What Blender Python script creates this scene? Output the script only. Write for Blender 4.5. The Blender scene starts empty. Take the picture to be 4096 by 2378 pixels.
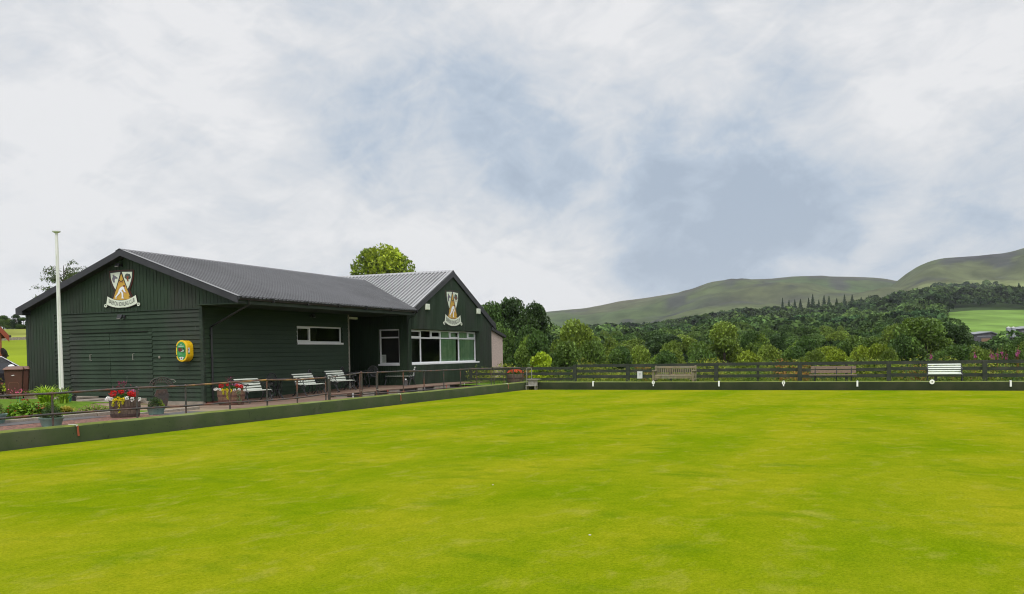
import bpy, math, random
import numpy as np
from mathutils import Vector, Matrix
R=math.radians
random.seed(7); rng=np.random.default_rng(11)
S=bpy.context.scene; C=S.collection
# ---------------------------------------------------------------- camera
# world frame: X runs along the left bank of the green (away from the camera), Y towards the clubhouse, Z up; camera above the origin
YAW,PITCH,ROLL=0.400444,0.0346841,-0.0151437
fw=Vector((math.cos(YAW)*math.cos(PITCH),math.sin(YAW)*math.cos(PITCH),-math.sin(PITCH)))
r0=Vector((math.sin(YAW),-math.cos(YAW),0)); u0=r0.cross(fw)
rt=r0*math.cos(ROLL)+u0*math.sin(ROLL); up=u0*math.cos(ROLL)-r0*math.sin(ROLL)
cam=bpy.data.objects.new('camera',bpy.data.cameras.new('camera')); C.objects.link(cam); S.camera=cam
cam.matrix_world=Matrix(((rt.x,up.x,-fw.x,0),(rt.y,up.y,-fw.y,0),(rt.z,up.z,-fw.z,1.5),(0,0,0,1)))
cam.data.sensor_width=36; cam.data.lens=36*3563.4/4096; cam.data.shift_y=(1536-1189)/4096
cam.data.clip_start=.1; cam.data.clip_end=12000
S.render.resolution_x=1024; S.render.resolution_y=594
# ---------------------------------------------------------------- light
SUN_EL,SUN_AZ=R(52),R(208)      # azimuth of the sun measured from +X anticlockwise
S.view_settings.view_transform='Standard'; S.view_settings.look='None'; S.view_settings.exposure=0.0; S.view_settings.gamma=1
sl=bpy.data.lights.new('sun','SUN'); sl.energy=1.3; sl.angle=R(14); sl.color=(1,.96,.9)
so=bpy.data.objects.new('sun',sl); C.objects.link(so)
sd=Vector((math.cos(SUN_AZ)*math.cos(SUN_EL),math.sin(SUN_AZ)*math.cos(SUN_EL),math.sin(SUN_EL)))
so.rotation_euler=sd.to_track_quat('Z','Y').to_euler()
W=bpy.data.worlds.new('World'); S.world=W; W.use_nodes=True
nt=W.node_tree; nt.nodes.clear(); N=nt.nodes; L=nt.links
def nd(t,**k):
    n=N.new(t)
    for a,b in k.items(): setattr(n,a,b)
    return n
def mth(op,a,b=None,c=None,clamp=False):
    n=nd('ShaderNodeMath',operation=op); n.use_clamp=clamp
    for i,v in enumerate((a,b,c)):
        if v is None: continue
        if isinstance(v,(int,float)): n.inputs[i].default_value=v
        else: L.new(v,n.inputs[i])
    return n.outputs[0]
out=nd('ShaderNodeOutputWorld'); bg=nd('ShaderNodeBackground'); bg.inputs[1].default_value=.1; L.new(bg.outputs[0],out.inputs[0])
tc=nd('ShaderNodeTexCoord'); DIR=tc.outputs['Generated']
sky=nd('ShaderNodeTexSky'); sky.sky_type='NISHITA'; sky.sun_disc=False; sky.sun_elevation=SUN_EL; sky.sun_rotation=R(90)-SUN_AZ; sky.air_density=1.4; sky.dust_density=2.5
sep=nd('ShaderNodeSeparateXYZ'); L.new(DIR,sep.inputs[0])
zz=mth('MAXIMUM',sep.outputs[2],0.0)
# cloud deck: layers of noise over compass-fixed sky coordinates, drawn out along one wind direction
def noise(vec,scale,det=5,rough=.55,dist=0.0):
    n=nd('ShaderNodeTexNoise'); n.inputs['Scale'].default_value=scale; n.inputs['Detail'].default_value=det; n.inputs['Roughness'].default_value=rough; n.inputs['Distortion'].default_value=dist
    L.new(vec,n.inputs['Vector']); return n.outputs['Fac']
def dotv(v):
    n=nd('ShaderNodeVectorMath',operation='DOT_PRODUCT'); L.new(DIR,n.inputs[0]); n.inputs[1].default_value=v; return n.outputs['Value']
EAST=(math.sin(YAW),-math.cos(YAW),0); NORTH=(math.cos(YAW),math.sin(YAW),0)
cx=nd('ShaderNodeCombineXYZ'); L.new(dotv(EAST),cx.inputs[0]); L.new(mth('MULTIPLY',zz,1.25),cx.inputs[1]); L.new(mth('MULTIPLY',dotv(NORTH),.6),cx.inputs[2])
def drawn(ang,st):
    m0=nd('ShaderNodeMapping'); m0.inputs['Rotation'].default_value=(0,0,R(ang)); L.new(cx.outputs[0],m0.inputs[0]); m1=nd('ShaderNodeMapping'); m1.inputs['Scale'].default_value=(1,st,1); L.new(m0.outputs[0],m1.inputs[0]); return m1.outputs[0]
n1=noise(drawn(24,2.3),2.6,7,.55,.25); n2=noise(drawn(30,1.5),7.5,8,.6,.6); n3=noise(drawn(12,2.0),5.0,6,.55,.3); n4=noise(drawn(-28,1.7),15,7,.62,.8)
wn=nd('ShaderNodeTexNoise'); wn.inputs['Scale'].default_value=4.5; wn.inputs['Detail'].default_value=6; wn.inputs['Roughness'].default_value=.6; L.new(DIR,wn.inputs['Vector'])
ws=nd('ShaderNodeVectorMath',operation='MULTIPLY_ADD'); L.new(wn.outputs['Color'],ws.inputs[0]); ws.inputs[1].default_value=(.20,.20,.20); ws.inputs[2].default_value=(-.10,-.10,-.10)
wa=nd('ShaderNodeVectorMath',operation='ADD'); L.new(DIR,wa.inputs[0]); L.new(ws.outputs[0],wa.inputs[1]); wz=nd('ShaderNodeVectorMath',operation='NORMALIZE'); L.new(wa.outputs[0],wz.inputs[0]); WD=wz.outputs[0]
def blob(az,el,inner,outer):   # smooth patch of sky round a fixed compass direction
    d=Vector((math.cos(az)*math.cos(el),math.sin(az)*math.cos(el),math.sin(el)))
    v=nd('ShaderNodeVectorMath',operation='DOT_PRODUCT'); L.new(WD,v.inputs[0]); v.inputs[1].default_value=d
    m=nd('ShaderNodeMapRange',interpolation_type='SMOOTHSTEP'); L.new(v.outputs['Value'],m.inputs[0])
    m.inputs[1].default_value=math.cos(R(outer)); m.inputs[2].default_value=math.cos(R(inner)); return m.outputs[0]
def A(deg): return YAW-R(deg)
dark=None
for az,el,i,o,w in [(-3,13.5,0,8,.42),(5,9.5,0,8,.50),(11,7.5,0,8,.50),(16,6,0,7,.45),(18,11.5,0,7,.40),(-9,17.5,0,7,.25),(28.5,9.5,0,6,.40),(27,4.5,0,5,.30),(1,16,0,6,.15),(-20,10,0,6,.10),(-14,14,0,5,.15),(24,7,0,6,.15)]:
    b=mth('MULTIPLY',blob(A(az),R(el),i,o),w); dark=b if dark is None else mth('ADD',dark,b)
for az,el,i,o,w in [(-26,5,0,17,.22),(6,18.5,0,6,.22),(-3,7,0,4.5,.25),(2,4.5,0,5,.25),(26,19.5,0,8,.12),(20,3.5,0,4,.10),(-17,19,0,6,.08)]:
    dark=mth('SUBTRACT',dark,mth('MULTIPLY',blob(A(az),R(el),i,o),w))
t=mth('ADD',mth('MULTIPLY',dark,.85),mth('MULTIPLY',mth('SUBTRACT',n1,.5),1.25))
t=mth('ADD',t,mth('MULTIPLY',mth('SUBTRACT',n2,.5),1.15))
t=mth('ADD',t,mth('MULTIPLY',mth('SUBTRACT',n3,.5),.5))
t=mth('ADD',t,mth('MULTIPLY',mth('SUBTRACT',n4,.5),.75))
t=mth('ADD',t,.20,clamp=True)
cr=nd('ShaderNodeValToRGB'); L.new(t,cr.inputs[0]); e=cr.color_ramp
e.elements[0].position=0.0; e.elements[0].color=(8.6,8.6,8.7,1)
e.elements[1].position=1.0; e.elements[1].color=(4.0,4.8,5.9,1)
for p,c in ((.22,(7.6,7.75,8.0,1)),(.5,(6.3,6.75,7.35,1)),(.75,(4.9,5.7,6.75,1))):
    q=e.elements.new(p); q.color=c
# an overcast sky is brighter towards the zenith and round the veiled sun
zen=nd('ShaderNodeMapRange',interpolation_type='SMOOTHSTEP'); L.new(sep.outputs[2],zen.inputs[0]); zen.inputs[1].default_value=.42; zen.inputs[2].default_value=1.0; zen.inputs[3].default_value=1.0; zen.inputs[4].default_value=2.4
sung=blob(SUN_AZ,SUN_EL,0,55)
br=mth('ADD',zen.outputs[0],mth('MULTIPLY',sung,1.0))
S.cycles.filter_width=1.1
sc=nd('ShaderNodeVectorMath',operation='SCALE'); L.new(cr.outputs[0],sc.inputs[0]); L.new(br,sc.inputs['Scale'])
mx=nd('ShaderNodeMixRGB'); mx.inputs[0].default_value=.95; L.new(sky.outputs[0],mx.inputs[1]); L.new(sc.outputs[0],mx.inputs[2]); L.new(mx.outputs[0],bg.inputs[0])
# ---------------------------------------------------------------- materials
MATS={}
def mat(name,col,col2=None,scale=3.0,rough=.6,bump=0,bscale=None,stretch=(1,1,1),metal=0,spec=.5,det=5,attr=None,trans=0,lo=.35,hi=.65,col3=None,scale3=.6,dist=0,bdist=.01,scuff=None):
    m=bpy.data.materials.new(name); m.use_nodes=True; t=m.node_tree; n=t.nodes; l=t.links; p=n['Principled BSDF']
    p.inputs['Roughness'].default_value=rough; p.inputs['Metallic'].default_value=metal; p.inputs['Specular IOR Level'].default_value=spec
    tc=n.new('ShaderNodeTexCoord'); mp=n.new('ShaderNodeMapping'); mp.inputs['Scale'].default_value=stretch; l.new(tc.outputs['Object'],mp.inputs[0])
    def nz(sc,d=det,ds=dist):
        x=n.new('ShaderNodeTexNoise'); x.inputs['Scale'].default_value=sc; x.inputs['Detail'].default_value=d; x.inputs['Roughness'].default_value=.6; x.inputs['Distortion'].default_value=ds; l.new(mp.outputs[0],x.inputs['Vector']); return x
    def mr(o,a,b):
        x=n.new('ShaderNodeMapRange'); l.new(o,x.inputs[0]); x.inputs[1].default_value=a; x.inputs[2].default_value=b; return x.outputs[0]
    c=None
    if attr:
        a=n.new('ShaderNodeAttribute'); a.attribute_name='Col'; c=a.outputs['Color']
    if col2 is not None:
        x=n.new('ShaderNodeMixRGB'); l.new(mr(nz(scale).outputs['Fac'],lo,hi),x.inputs[0])
        if c: x.blend_type='MULTIPLY'; l.new(c,x.inputs[1]); x.inputs[2].default_value=(*col2,1)
        else: x.inputs[1].default_value=(*col,1); x.inputs[2].default_value=(*col2,1)
        c=x.outputs[0]
    if col3 is not None:
        x=n.new('ShaderNodeMixRGB'); l.new(mr(nz(scale3).outputs['Fac'],.48,.68),x.inputs[0]); l.new(c,x.inputs[1]); x.inputs[2].default_value=(*col3,1); c=x.outputs[0]
    if scuff is not None:
        x=n.new('ShaderNodeMixRGB'); q=mr(nz(scuff[1],8,.8).outputs['Fac'],scuff[2],scuff[2]+.05); h_=n.new('ShaderNodeMath'); h_.operation='MULTIPLY'; l.new(q,h_.inputs[0]); h_.inputs[1].default_value=scuff[3]; l.new(h_.outputs[0],x.inputs[0]); l.new(c,x.inputs[1]); x.inputs[2].default_value=(*scuff[0],1); c=x.outputs[0]
    if c: l.new(c,p.inputs['Base Color'])
    else: p.inputs['Base Color'].default_value=(*col,1)
    if bump:
        b=n.new('ShaderNodeBump'); b.inputs['Strength'].default_value=bump; b.inputs['Distance'].default_value=bdist; l.new(nz(bscale or scale*4).outputs['Fac'],b.inputs['Height']); l.new(b.outputs[0],p.inputs['Normal'])
    if trans:
        tr=n.new('ShaderNodeBsdfTranslucent'); l.new(c,tr.inputs[0]) if c else None; ms=n.new('ShaderNodeMixShader'); ms.inputs[0].default_value=trans
        o=n['Material Output']; l.new(p.outputs[0],ms.inputs[1]); l.new(tr.outputs[0],ms.inputs[2]); l.new(ms.outputs[0],o.inputs[0])
    MATS[name]=m; return m
M=MATS
mat('green_paint',(.017,.033,.017),(.028,.049,.027),1.6,.62,.25,30,(1,1,.35),spec=.3,col3=(.030,.036,.027),scale3=.7,scuff=((.10,.11,.09),2.6,.66,.45))
mat('green_paint_fresh',(.018,.037,.019),(.029,.052,.028),1.2,.6,.2,25,(.3,1,1),spec=.3,scuff=((.08,.09,.07),3.1,.67,.4))
mat('green_trim',(.028,.042,.028),(.018,.03,.019),3,.55,spec=.35)
mat('barge_dark',(.020,.020,.023),(.032,.032,.036),2.5,.42,spec=.5)
mat('roof_metal',(.105,.105,.11),(.125,.125,.13),1.2,.36,metal=.15,spec=.5,col3=(.09,.09,.093),scale3=.35)
mat('roof_metal_wing',(.31,.31,.315),(.36,.36,.36),1.0,.3,metal=.3,spec=.6,col3=(.27,.27,.27),scale3=.5)
mat('flashing',(.17,.165,.155),(.24,.23,.21),4,.6,.3,12)
mat('gutter',(.012,.012,.013),(.022,.022,.024),5,.35)
mat('white_pvc',(.72,.73,.74),(.62,.63,.64),3,.3,lo=.5,hi=.9)
mat('white_paint',(.62,.66,.58),(.48,.52,.44),4,.45,lo=.5,hi=.8)
mat('pole_paint',(.72,.72,.68),(.5,.53,.42),3,.45,stretch=(1,1,.25),lo=.45,hi=.8)
mat('cream',(.70,.74,.62),(.62,.66,.54),4,.4)
mat('black_iron',(.016,.017,.019),(.034,.034,.036),12,.38,.2,60)
mat('old_iron',(.050,.042,.038),(.032,.027,.025),14,.7,.4,70,col3=(.07,.032,.018),scale3=5)
mat('rail_iron',(.06,.055,.05),(.035,.03,.028),9,.55,.4,60,col3=(.16,.055,.025),scale3=2.2)
mat('rail_iron_flaked',(.055,.045,.04),(.12,.045,.025),7,.6,.4,60,col3=(.36,.20,.04),scale3=2.6)
mat('pebbledash',(.64,.52,.45),(.26,.20,.175),38,.9,.9,60,lo=.42,hi=.6,bdist=.02)
mat('concrete',(.30,.26,.21),(.20,.175,.14),4,.85,.4,25)
mat('concrete_dark',(.10,.085,.075),(.055,.05,.045),5,.85,.4,25)
mat('slab_dark',(.085,.075,.072),(.055,.05,.048),6,.7,.3,20)
mat('paving',(.235,.165,.105),(.16,.11,.075),5,.85,.3,20,col3=(.20,.16,.085),scale3=.8)
mat('paving_red',(.175,.10,.066),(.115,.07,.05),6,.85,.3,20,col3=(.19,.14,.09),scale3=.7)
mat('brick_red',(.16,.05,.032),(.11,.036,.025),7,.85,.4,25)
mat('gravel_red',(.30,.13,.085),(.06,.03,.025),18,.95,1,45,lo=.4,hi=.6,col3=(.19,.12,.09),scale3=22,bdist=.03)
mat('soil',(.035,.022,.015),(.06,.04,.026),20,.95,1,40)
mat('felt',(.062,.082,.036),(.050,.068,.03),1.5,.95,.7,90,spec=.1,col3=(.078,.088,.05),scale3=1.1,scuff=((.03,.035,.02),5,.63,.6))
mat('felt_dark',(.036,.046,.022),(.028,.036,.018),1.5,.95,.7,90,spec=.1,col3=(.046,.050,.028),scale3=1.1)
mat('moss',(.15,.175,.035),(.10,.125,.032),5,.95,.6,60,spec=.1,col3=(.16,.19,.07),scale3=.9)
mat('felt_hole',(.006,.008,.004),rough=1)
mat('peg_red',(.42,.10,.06),(.30,.06,.035),6,.45)
mat('peg_white',(.85,.85,.83),rough=.35)
mat('steel_grey',(.36,.35,.31),(.22,.2,.16),7,.5,.3,40,metal=.3)
mat('oak_old',(.25,.20,.12),(.13,.115,.06),3,.8,.4,30,(2,9,1),col3=(.20,.19,.13),scale3=2)
mat('pine_old',(.22,.155,.11),(.13,.09,.06),5,.8,.4,30,(3,1,14),lo=.4,hi=.6)
mat('barrel_wood',(.15,.115,.085),(.065,.045,.032),9,.85,.5,30,(3,3,.5))
mat('barrel_wood_new',(.24,.14,.085),(.16,.09,.055),9,.8,.5,30,(3,3,.5))
mat('barrel_hoop',(.06,.035,.028),(.035,.02,.017),12,.6,.3,40)
mat('barrel_hoop_red',(.13,.055,.038),(.09,.04,.03),12,.6,.3,40)
mat('pot_green',(.20,.32,.28),(.13,.21,.18),6,.5,lo=.4,hi=.8)
mat('bucket_green',(.03,.16,.09),rough=.5)
mat('bucket_grey',(.12,.12,.12),rough=.4)
mat('bin_brown',(.085,.030,.016),(.065,.025,.014),3,.5)
mat('bin_lid',(.17,.07,.04),(.13,.055,.032),3,.5)
mat('label_white',(.7,.7,.68),rough=.5)
mat('ink',(.02,.02,.02),rough=.5)
mat('aed_yellow',(.80,.50,.01),(.74,.44,.01),3,.35)
mat('aed_green',(.03,.22,.055),(.04,.26,.07),6,.3)
mat('aed_red',(.10,.012,.01),rough=.2)
mat('gold',(.55,.33,.045),(.50,.29,.035),5,.5)
mat('crest_black',(.018,.010,.008),rough=.5)
mat('crest_red',(.12,.018,.012),rough=.5)
mat('wolf_grey',(.15,.14,.17),rough=.6)
mat('tree_emblem',(.02,.035,.035),(.10,.12,.10),40,.6)
mat('trunk_emblem',(.25,.05,.02),rough=.6)
mat('skin_paint',(.55,.25,.13),rough=.6)
mat('bowler_white',(.78,.79,.82),rough=.5)
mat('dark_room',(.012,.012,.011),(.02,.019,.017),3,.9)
mat('curtain',(.50,.68,.46),(.36,.56,.36),2,.9,lo=.4,hi=.6)
mat('paper',(.62,.62,.6),rough=.8)
mat('cardboard',(.30,.20,.11),rough=.9)
mat('fence_wood',(.028,.036,.026),(.046,.052,.038),5,.75,.3,30,(1,1,3),spec=.2,col3=(.062,.062,.048),scale3=1.2)
mat('bark',(.07,.055,.04),(.035,.028,.02),6,.95,.8,20)
mat('leaf',None,(.55,.55,.5),.5,.55,attr=1,trans=.28,spec=.25)
mat('far_leaf',None,(.7,.7,.7),.05,.9,attr=1,trans=.1,spec=.05)
mat('petal',None,(.85,.85,.85),9,.6,attr=1,trans=.3)
mat('brick_house',(.33,.105,.05),(.24,.075,.04),12,.85,.4,30)
mat('tile_red',(.15,.05,.04),(.10,.035,.03),5,.6)
mat('car_paint',(.012,.013,.018),rough=.15)
mat('rubber',(.012,.012,.012),rough=.8)
mat('chrome',(.6,.6,.62),rough=.2,metal=.9)
mat('barn_roof',(.23,.24,.26),(.17,.18,.19),.4,.6)
mat('barn_wall',(.06,.055,.065),(.10,.09,.1),.5,.8)
mat('barn_orange',(.22,.13,.07),rough=.8)
mat('silo_metal',(.42,.44,.47),(.3,.31,.34),1,.45,metal=.3)
mat('land',None,(.50,.50,.46),.022,.95,attr=1,spec=.05,lo=.35,hi=.65,det=10)
def glass(name,tint=(.03,.035,.03),mixf=.35):
    m=bpy.data.materials.new(name); m.use_nodes=True; t=m.node_tree; n=t.nodes; l=t.links; n.clear()
    o=n.new('ShaderNodeOutputMaterial'); g=n.new('ShaderNodeBsdfGlossy'); g.inputs['Roughness'].default_value=.03; tr=n.new('ShaderNodeBsdfTransparent'); tr.inputs[0].default_value=(.86,.9,.86,1)
    f=n.new('ShaderNodeFresnel'); f.inputs[0].default_value=1.5; x=n.new('ShaderNodeMixShader'); l.new(f.outputs[0],x.inputs[0]); l.new(tr.outputs[0],x.inputs[1]); l.new(g.outputs[0],x.inputs[2]); l.new(x.outputs[0],o.inputs[0]); MATS[name]=m
glass('glass')
# bowling green turf: yellow and green patches at several scales
m=bpy.data.materials.new('turf'); m.use_nodes=True; t_=m.node_tree; n_=t_.nodes; l_=t_.links; p_=n_['Principled BSDF']; p_.inputs['Roughness'].default_value=.9; p_.inputs['Specular IOR Level'].default_value=0
tc_=n_.new('ShaderNodeTexCoord')
def tn(sc,st=(1,1,1),det=6,dist=.2,ro=.6,rot=0):
    mp=n_.new('ShaderNodeMapping'); mp.inputs['Scale'].default_value=st; mp.inputs['Rotation'].default_value=(0,0,rot); l_.new(tc_.outputs['Object'],mp.inputs[0])
    x=n_.new('ShaderNodeTexNoise'); x.inputs['Scale'].default_value=sc; x.inputs['Detail'].default_value=det; x.inputs['Distortion'].default_value=dist; x.inputs['Roughness'].default_value=ro; l_.new(mp.outputs[0],x.inputs['Vector']); return x.outputs['Fac']
def tr_(o,a,b,c=0.,d=1.):
    x=n_.new('ShaderNodeMapRange'); l_.new(o,x.inputs[0]); x.inputs[1].default_value=a; x.inputs[2].default_value=b; x.inputs[3].default_value=c; x.inputs[4].default_value=d; return x.outputs[0]
def tmix(f,a,b,mode='MIX'):
    x=n_.new('ShaderNodeMixRGB'); x.blend_type=mode
    if isinstance(f,float): x.inputs[0].default_value=f
    else: l_.new(f,x.inputs[0])
    for i,v in ((1,a),(2,b)):
        if isinstance(v,tuple): x.inputs[i].default_value=(*v,1)
        else: l_.new(v,x.inputs[i])
    return x.outputs[0]
c_=tmix(tr_(tn(.32,(1,1.5,1),7,.3),.38,.62),(.142,.197,.003),(.216,.233,.008))
c_=tmix(tr_(tn(1.5,(1,1.6,1),8,.5,.7),.53,.92),c_,(.290,.268,.045))
c_=tmix(tr_(tn(.9,(1.6,1,1),6,.3,rot=.6),.55,.78),c_,(.098,.162,.004))
g1=tn(38,(1,1,1),3,0,.7); g2=tn(150,(1,1,1),2,0,.7); g3=tn(5,(1,1,1),6,.4,.7)
c_=tmix(1.0,c_,tmix(tr_(g1,.3,.7),(.74,.80,.7),(1.24,1.20,1.3)),'MULTIPLY')
c_=tmix(1.0,c_,tmix(tr_(g2,.3,.7),(.78,.82,.7),(1.2,1.16,1.3)),'MULTIPLY')
c_=tmix(1.0,c_,tmix(tr_(g3,.35,.65),(.88,.93,.8),(1.10,1.07,1.2)),'MULTIPLY')
wv=n_.new('ShaderNodeTexWave'); wv.wave_type='BANDS'; wv.bands_direction='Y'; wv.inputs['Scale'].default_value=.11; wv.inputs['Distortion'].default_value=1.6; wv.inputs['Detail'].default_value=3; l_.new(tc_.outputs['Object'],wv.inputs['Vector'])
c_=tmix(1.0,c_,tmix(tr_(wv.outputs['Fac'],.3,.7),(.94,.975,.9),(1.05,1.015,1.05)),'MULTIPLY')
l_.new(c_,p_.inputs['Base Color'])
b_=n_.new('ShaderNodeBump'); b_.inputs['Strength'].default_value=.5; b_.inputs['Distance'].default_value=.01; l_.new(g2,b_.inputs['Height']); l_.new(b_.outputs[0],p_.inputs['Normal']); M['turf']=m
mat('lawn',(.06,.125,.008),(.11,.18,.014),6,.95,.8,60,spec=.1)
# ---------------------------------------------------------------- mesh helpers
class MB:
    def __init__(s): s.v=[]; s.f=[]; s.m=[]; s.c=[]; s.mi=0; s.X=None; s.col=(1,1,1)
    def add(s,vs,fs):
        o=len(s.v)
        for p in vs:
            p=Vector(p)
            if s.X is not None: p=s.X@p
            s.v.append(p[:]); s.c.append(s.col)
        for f in fs: s.f.append(tuple(o+i for i in f)); s.m.append(s.mi)
    def hexa(s,p): s.add(p,[(0,3,2,1),(4,5,6,7),(0,1,5,4),(1,2,6,5),(2,3,7,6),(3,0,4,7)])
    def box(s,c,d,rz=0,ry=0,rx=0):
        m=Matrix.Rotation(rz,3,'Z')@Matrix.Rotation(ry,3,'Y')@Matrix.Rotation(rx,3,'X'); c=Vector(c); x,y,z=[a/2 for a in d]
        s.hexa([c+m@Vector(q) for q in ((-x,-y,-z),(x,-y,-z),(x,y,-z),(-x,y,-z),(-x,-y,z),(x,-y,z),(x,y,z),(-x,y,z))])
    def bb(s,a,b): s.box([(a[i]+b[i])/2 for i in range(3)],[abs(b[i]-a[i]) for i in range(3)])
    def tube(s,pts,r,n=8,cap=True):
        pts=[Vector(p) for p in pts]; k=len(pts); rs=r if isinstance(r,(list,tuple)) else [r]*k; vs=[]; u=None
        for i,p in enumerate(pts):
            d=(pts[min(i+1,k-1)]-pts[max(i-1,0)]).normalized()
            if u is None: u=d.orthogonal().normalized()
            else:
                u=(u-d*u.dot(d))
                u=u.normalized() if u.length>1e-6 else d.orthogonal().normalized()
            w=d.cross(u)
            for j in range(n):
                a=2*math.pi*j/n; vs.append(p+(u*math.cos(a)+w*math.sin(a))*rs[i])
        fs=[(i*n+j,i*n+(j+1)%n,(i+1)*n+(j+1)%n,(i+1)*n+j) for i in range(k-1) for j in range(n)]
        if cap: fs+=[tuple(range(n-1,-1,-1)),tuple((k-1)*n+j for j in range(n))]
        s.add(vs,fs)
    def lathe(s,prof,n=20,c=(0,0,0),sx=1,sy=1):
        vs=[(c[0]+r*math.cos(2*math.pi*j/n)*sx,c[1]+r*math.sin(2*math.pi*j/n)*sy,c[2]+z) for r,z in prof for j in range(n)]
        k=len(prof); fs=[(i*n+j,i*n+(j+1)%n,(i+1)*n+(j+1)%n,(i+1)*n+j) for i in range(k-1) for j in range(n)]
        fs+=[tuple(range(n-1,-1,-1)),tuple((k-1)*n+j for j in range(n))]; s.add(vs,fs)
    def prism(s,poly,y0,y1):    # polygon in (x,z), extruded along y
        n=len(poly); vs=[(x,y0,z) for x,z in poly]+[(x,y1,z) for x,z in poly]
        s.add(vs,[tuple(range(n)),tuple(range(2*n-1,n-1,-1))]+[(i,i+n,(i+1)%n+n,(i+1)%n) for i in range(n)])
    def plate(s,P,poly,o0,o1):  # polygon (a,z) through frame P(a,z,off)
        n=len(poly); vs=[P(a,z,o0) for a,z in poly]+[P(a,z,o1) for a,z in poly]
        s.add(vs,[tuple(range(n-1,-1,-1)),tuple(range(n,2*n))]+[(i,(i+1)%n,(i+1)%n+n,i+n) for i in range(n)])
    def ball(s,c,r,n=8,sx=1,sy=1,sz=1):
        pr=[(math.sin(math.pi*i/(n//2))*r+1e-5,-math.cos(math.pi*i/(n//2))*r*sz) for i in range(n//2+1)]; s.lathe(pr,n,c,sx,sy)
    def build(s,name,mats,parent=None,smooth=False,recalc=True,bevel=0):
        me=bpy.data.meshes.new(name); me.from_pydata(s.v,[],s.f)
        for q in (mats if isinstance(mats,(list,tuple)) else [mats]): me.materials.append(M[q])
        me.polygons.foreach_set('material_index',s.m)
        if any(c!=(1,1,1) for c in s.c):
            a=me.color_attributes.new('Col','FLOAT_COLOR','POINT'); a.data.foreach_set('color',[x for c in s.c for x in (*c,1)])
        if recalc:
            import bmesh
            b=bmesh.new(); b.from_mesh(me); bmesh.ops.recalc_face_normals(b,faces=b.faces); b.to_mesh(me); b.free()
        if smooth:
            me.polygons.foreach_set('use_smooth',[True]*len(me.polygons)); 
            try: me.set_sharp_from_angle(angle=R(40))
            except Exception: pass
        me.update(); o=bpy.data.objects.new(name,me); C.objects.link(o)
        if parent: o.parent=parent
        if bevel:
            md=o.modifiers.new('bevel','BEVEL'); md.width=bevel; md.segments=2; md.limit_method='ANGLE'
        return o
def tag(o,label=None,cat=None,group=None,kind=None):
    if label: o['label']=label
    if cat: o['category']=cat
    if group: o['group']=group
    if kind: o['kind']=kind
    return o
def thing(name,label,cat,loc=(0,0,0),rz=0,group=None):
    o=bpy.data.objects.new(name,None); C.objects.link(o); o.location=loc; o.rotation_euler=(0,0,rz); o.empty_display_size=.2
    return tag(o,label,cat,group)
KIDS={}
def copy_tree(o,loc=None,rz=None,label=None,parent=None,scale=None):
    c=o.copy(); C.objects.link(c); c.parent=parent
    for ch in list(o.children): copy_tree(ch,parent=c)
    if loc is not None: c.location=loc
    if rz is not None: c.rotation_euler=(0,0,rz)
    if scale is not None: c.scale=scale
    if label: c['label']=label
    return c
def rawmesh(name,V,F,mats,parent=None,col=None,mi=None,smooth=False):
    V=np.asarray(V,dtype=np.float32); F=np.asarray(F,dtype=np.int32); k=F.shape[1]; me=bpy.data.meshes.new(name)
    me.vertices.add(len(V)); me.vertices.foreach_set('co',V.ravel()); me.loops.add(F.size); me.loops.foreach_set('vertex_index',F.ravel())
    me.polygons.add(len(F)); me.polygons.foreach_set('loop_start',np.arange(0,F.size,k,dtype=np.int32)); me.polygons.foreach_set('loop_total',np.full(len(F),k,dtype=np.int32))
    for q in (mats if isinstance(mats,(list,tuple)) else [mats]): me.materials.append(M[q])
    if mi is not None: me.polygons.foreach_set('material_index',np.asarray(mi,dtype=np.int32))
    if col is not None:
        a=me.color_attributes.new('Col','FLOAT_COLOR','POINT'); c=np.ones((len(V),4),dtype=np.float32); c[:,:3]=col; a.data.foreach_set('color',c.ravel())
    if smooth: me.polygons.foreach_set('use_smooth',np.ones(len(F),dtype=bool))
    me.update(); me.validate(); o=bpy.data.objects.new(name,me); C.objects.link(o)
    if parent: o.parent=parent
    return o
def leafquads(P,size,flat=0.0,asp=.6,seed=None,up=None):
    """rhombus leaf faces at points P with random orientation; returns verts, faces"""
    n=len(P); g=np.random.default_rng(seed if seed is not None else 5)
    a=g.normal(size=(n,3)); 
    if up is not None: a=a*(1-flat)+np.asarray(up)*flat*2
    a/=np.linalg.norm(a,axis=1)[:,None]; b=g.normal(size=(n,3)); b=np.cross(a,b); b/=np.linalg.norm(b,axis=1)[:,None]; c=np.cross(a,b)
    s=(np.asarray(size)*g.uniform(.6,1.3,n))[:,None]
    V=np.empty((n,4,3)); V[:,0]=P+b*s; V[:,1]=P+c*s*asp+b*s*.1; V[:,2]=P-b*s; V[:,3]=P-c*s*asp+b*s*.1
    F=np.arange(n*4).reshape(n,4); return V.reshape(-1,3),F
def shape(verts):  # numpy rotate z
    return np.asarray(verts)
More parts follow.
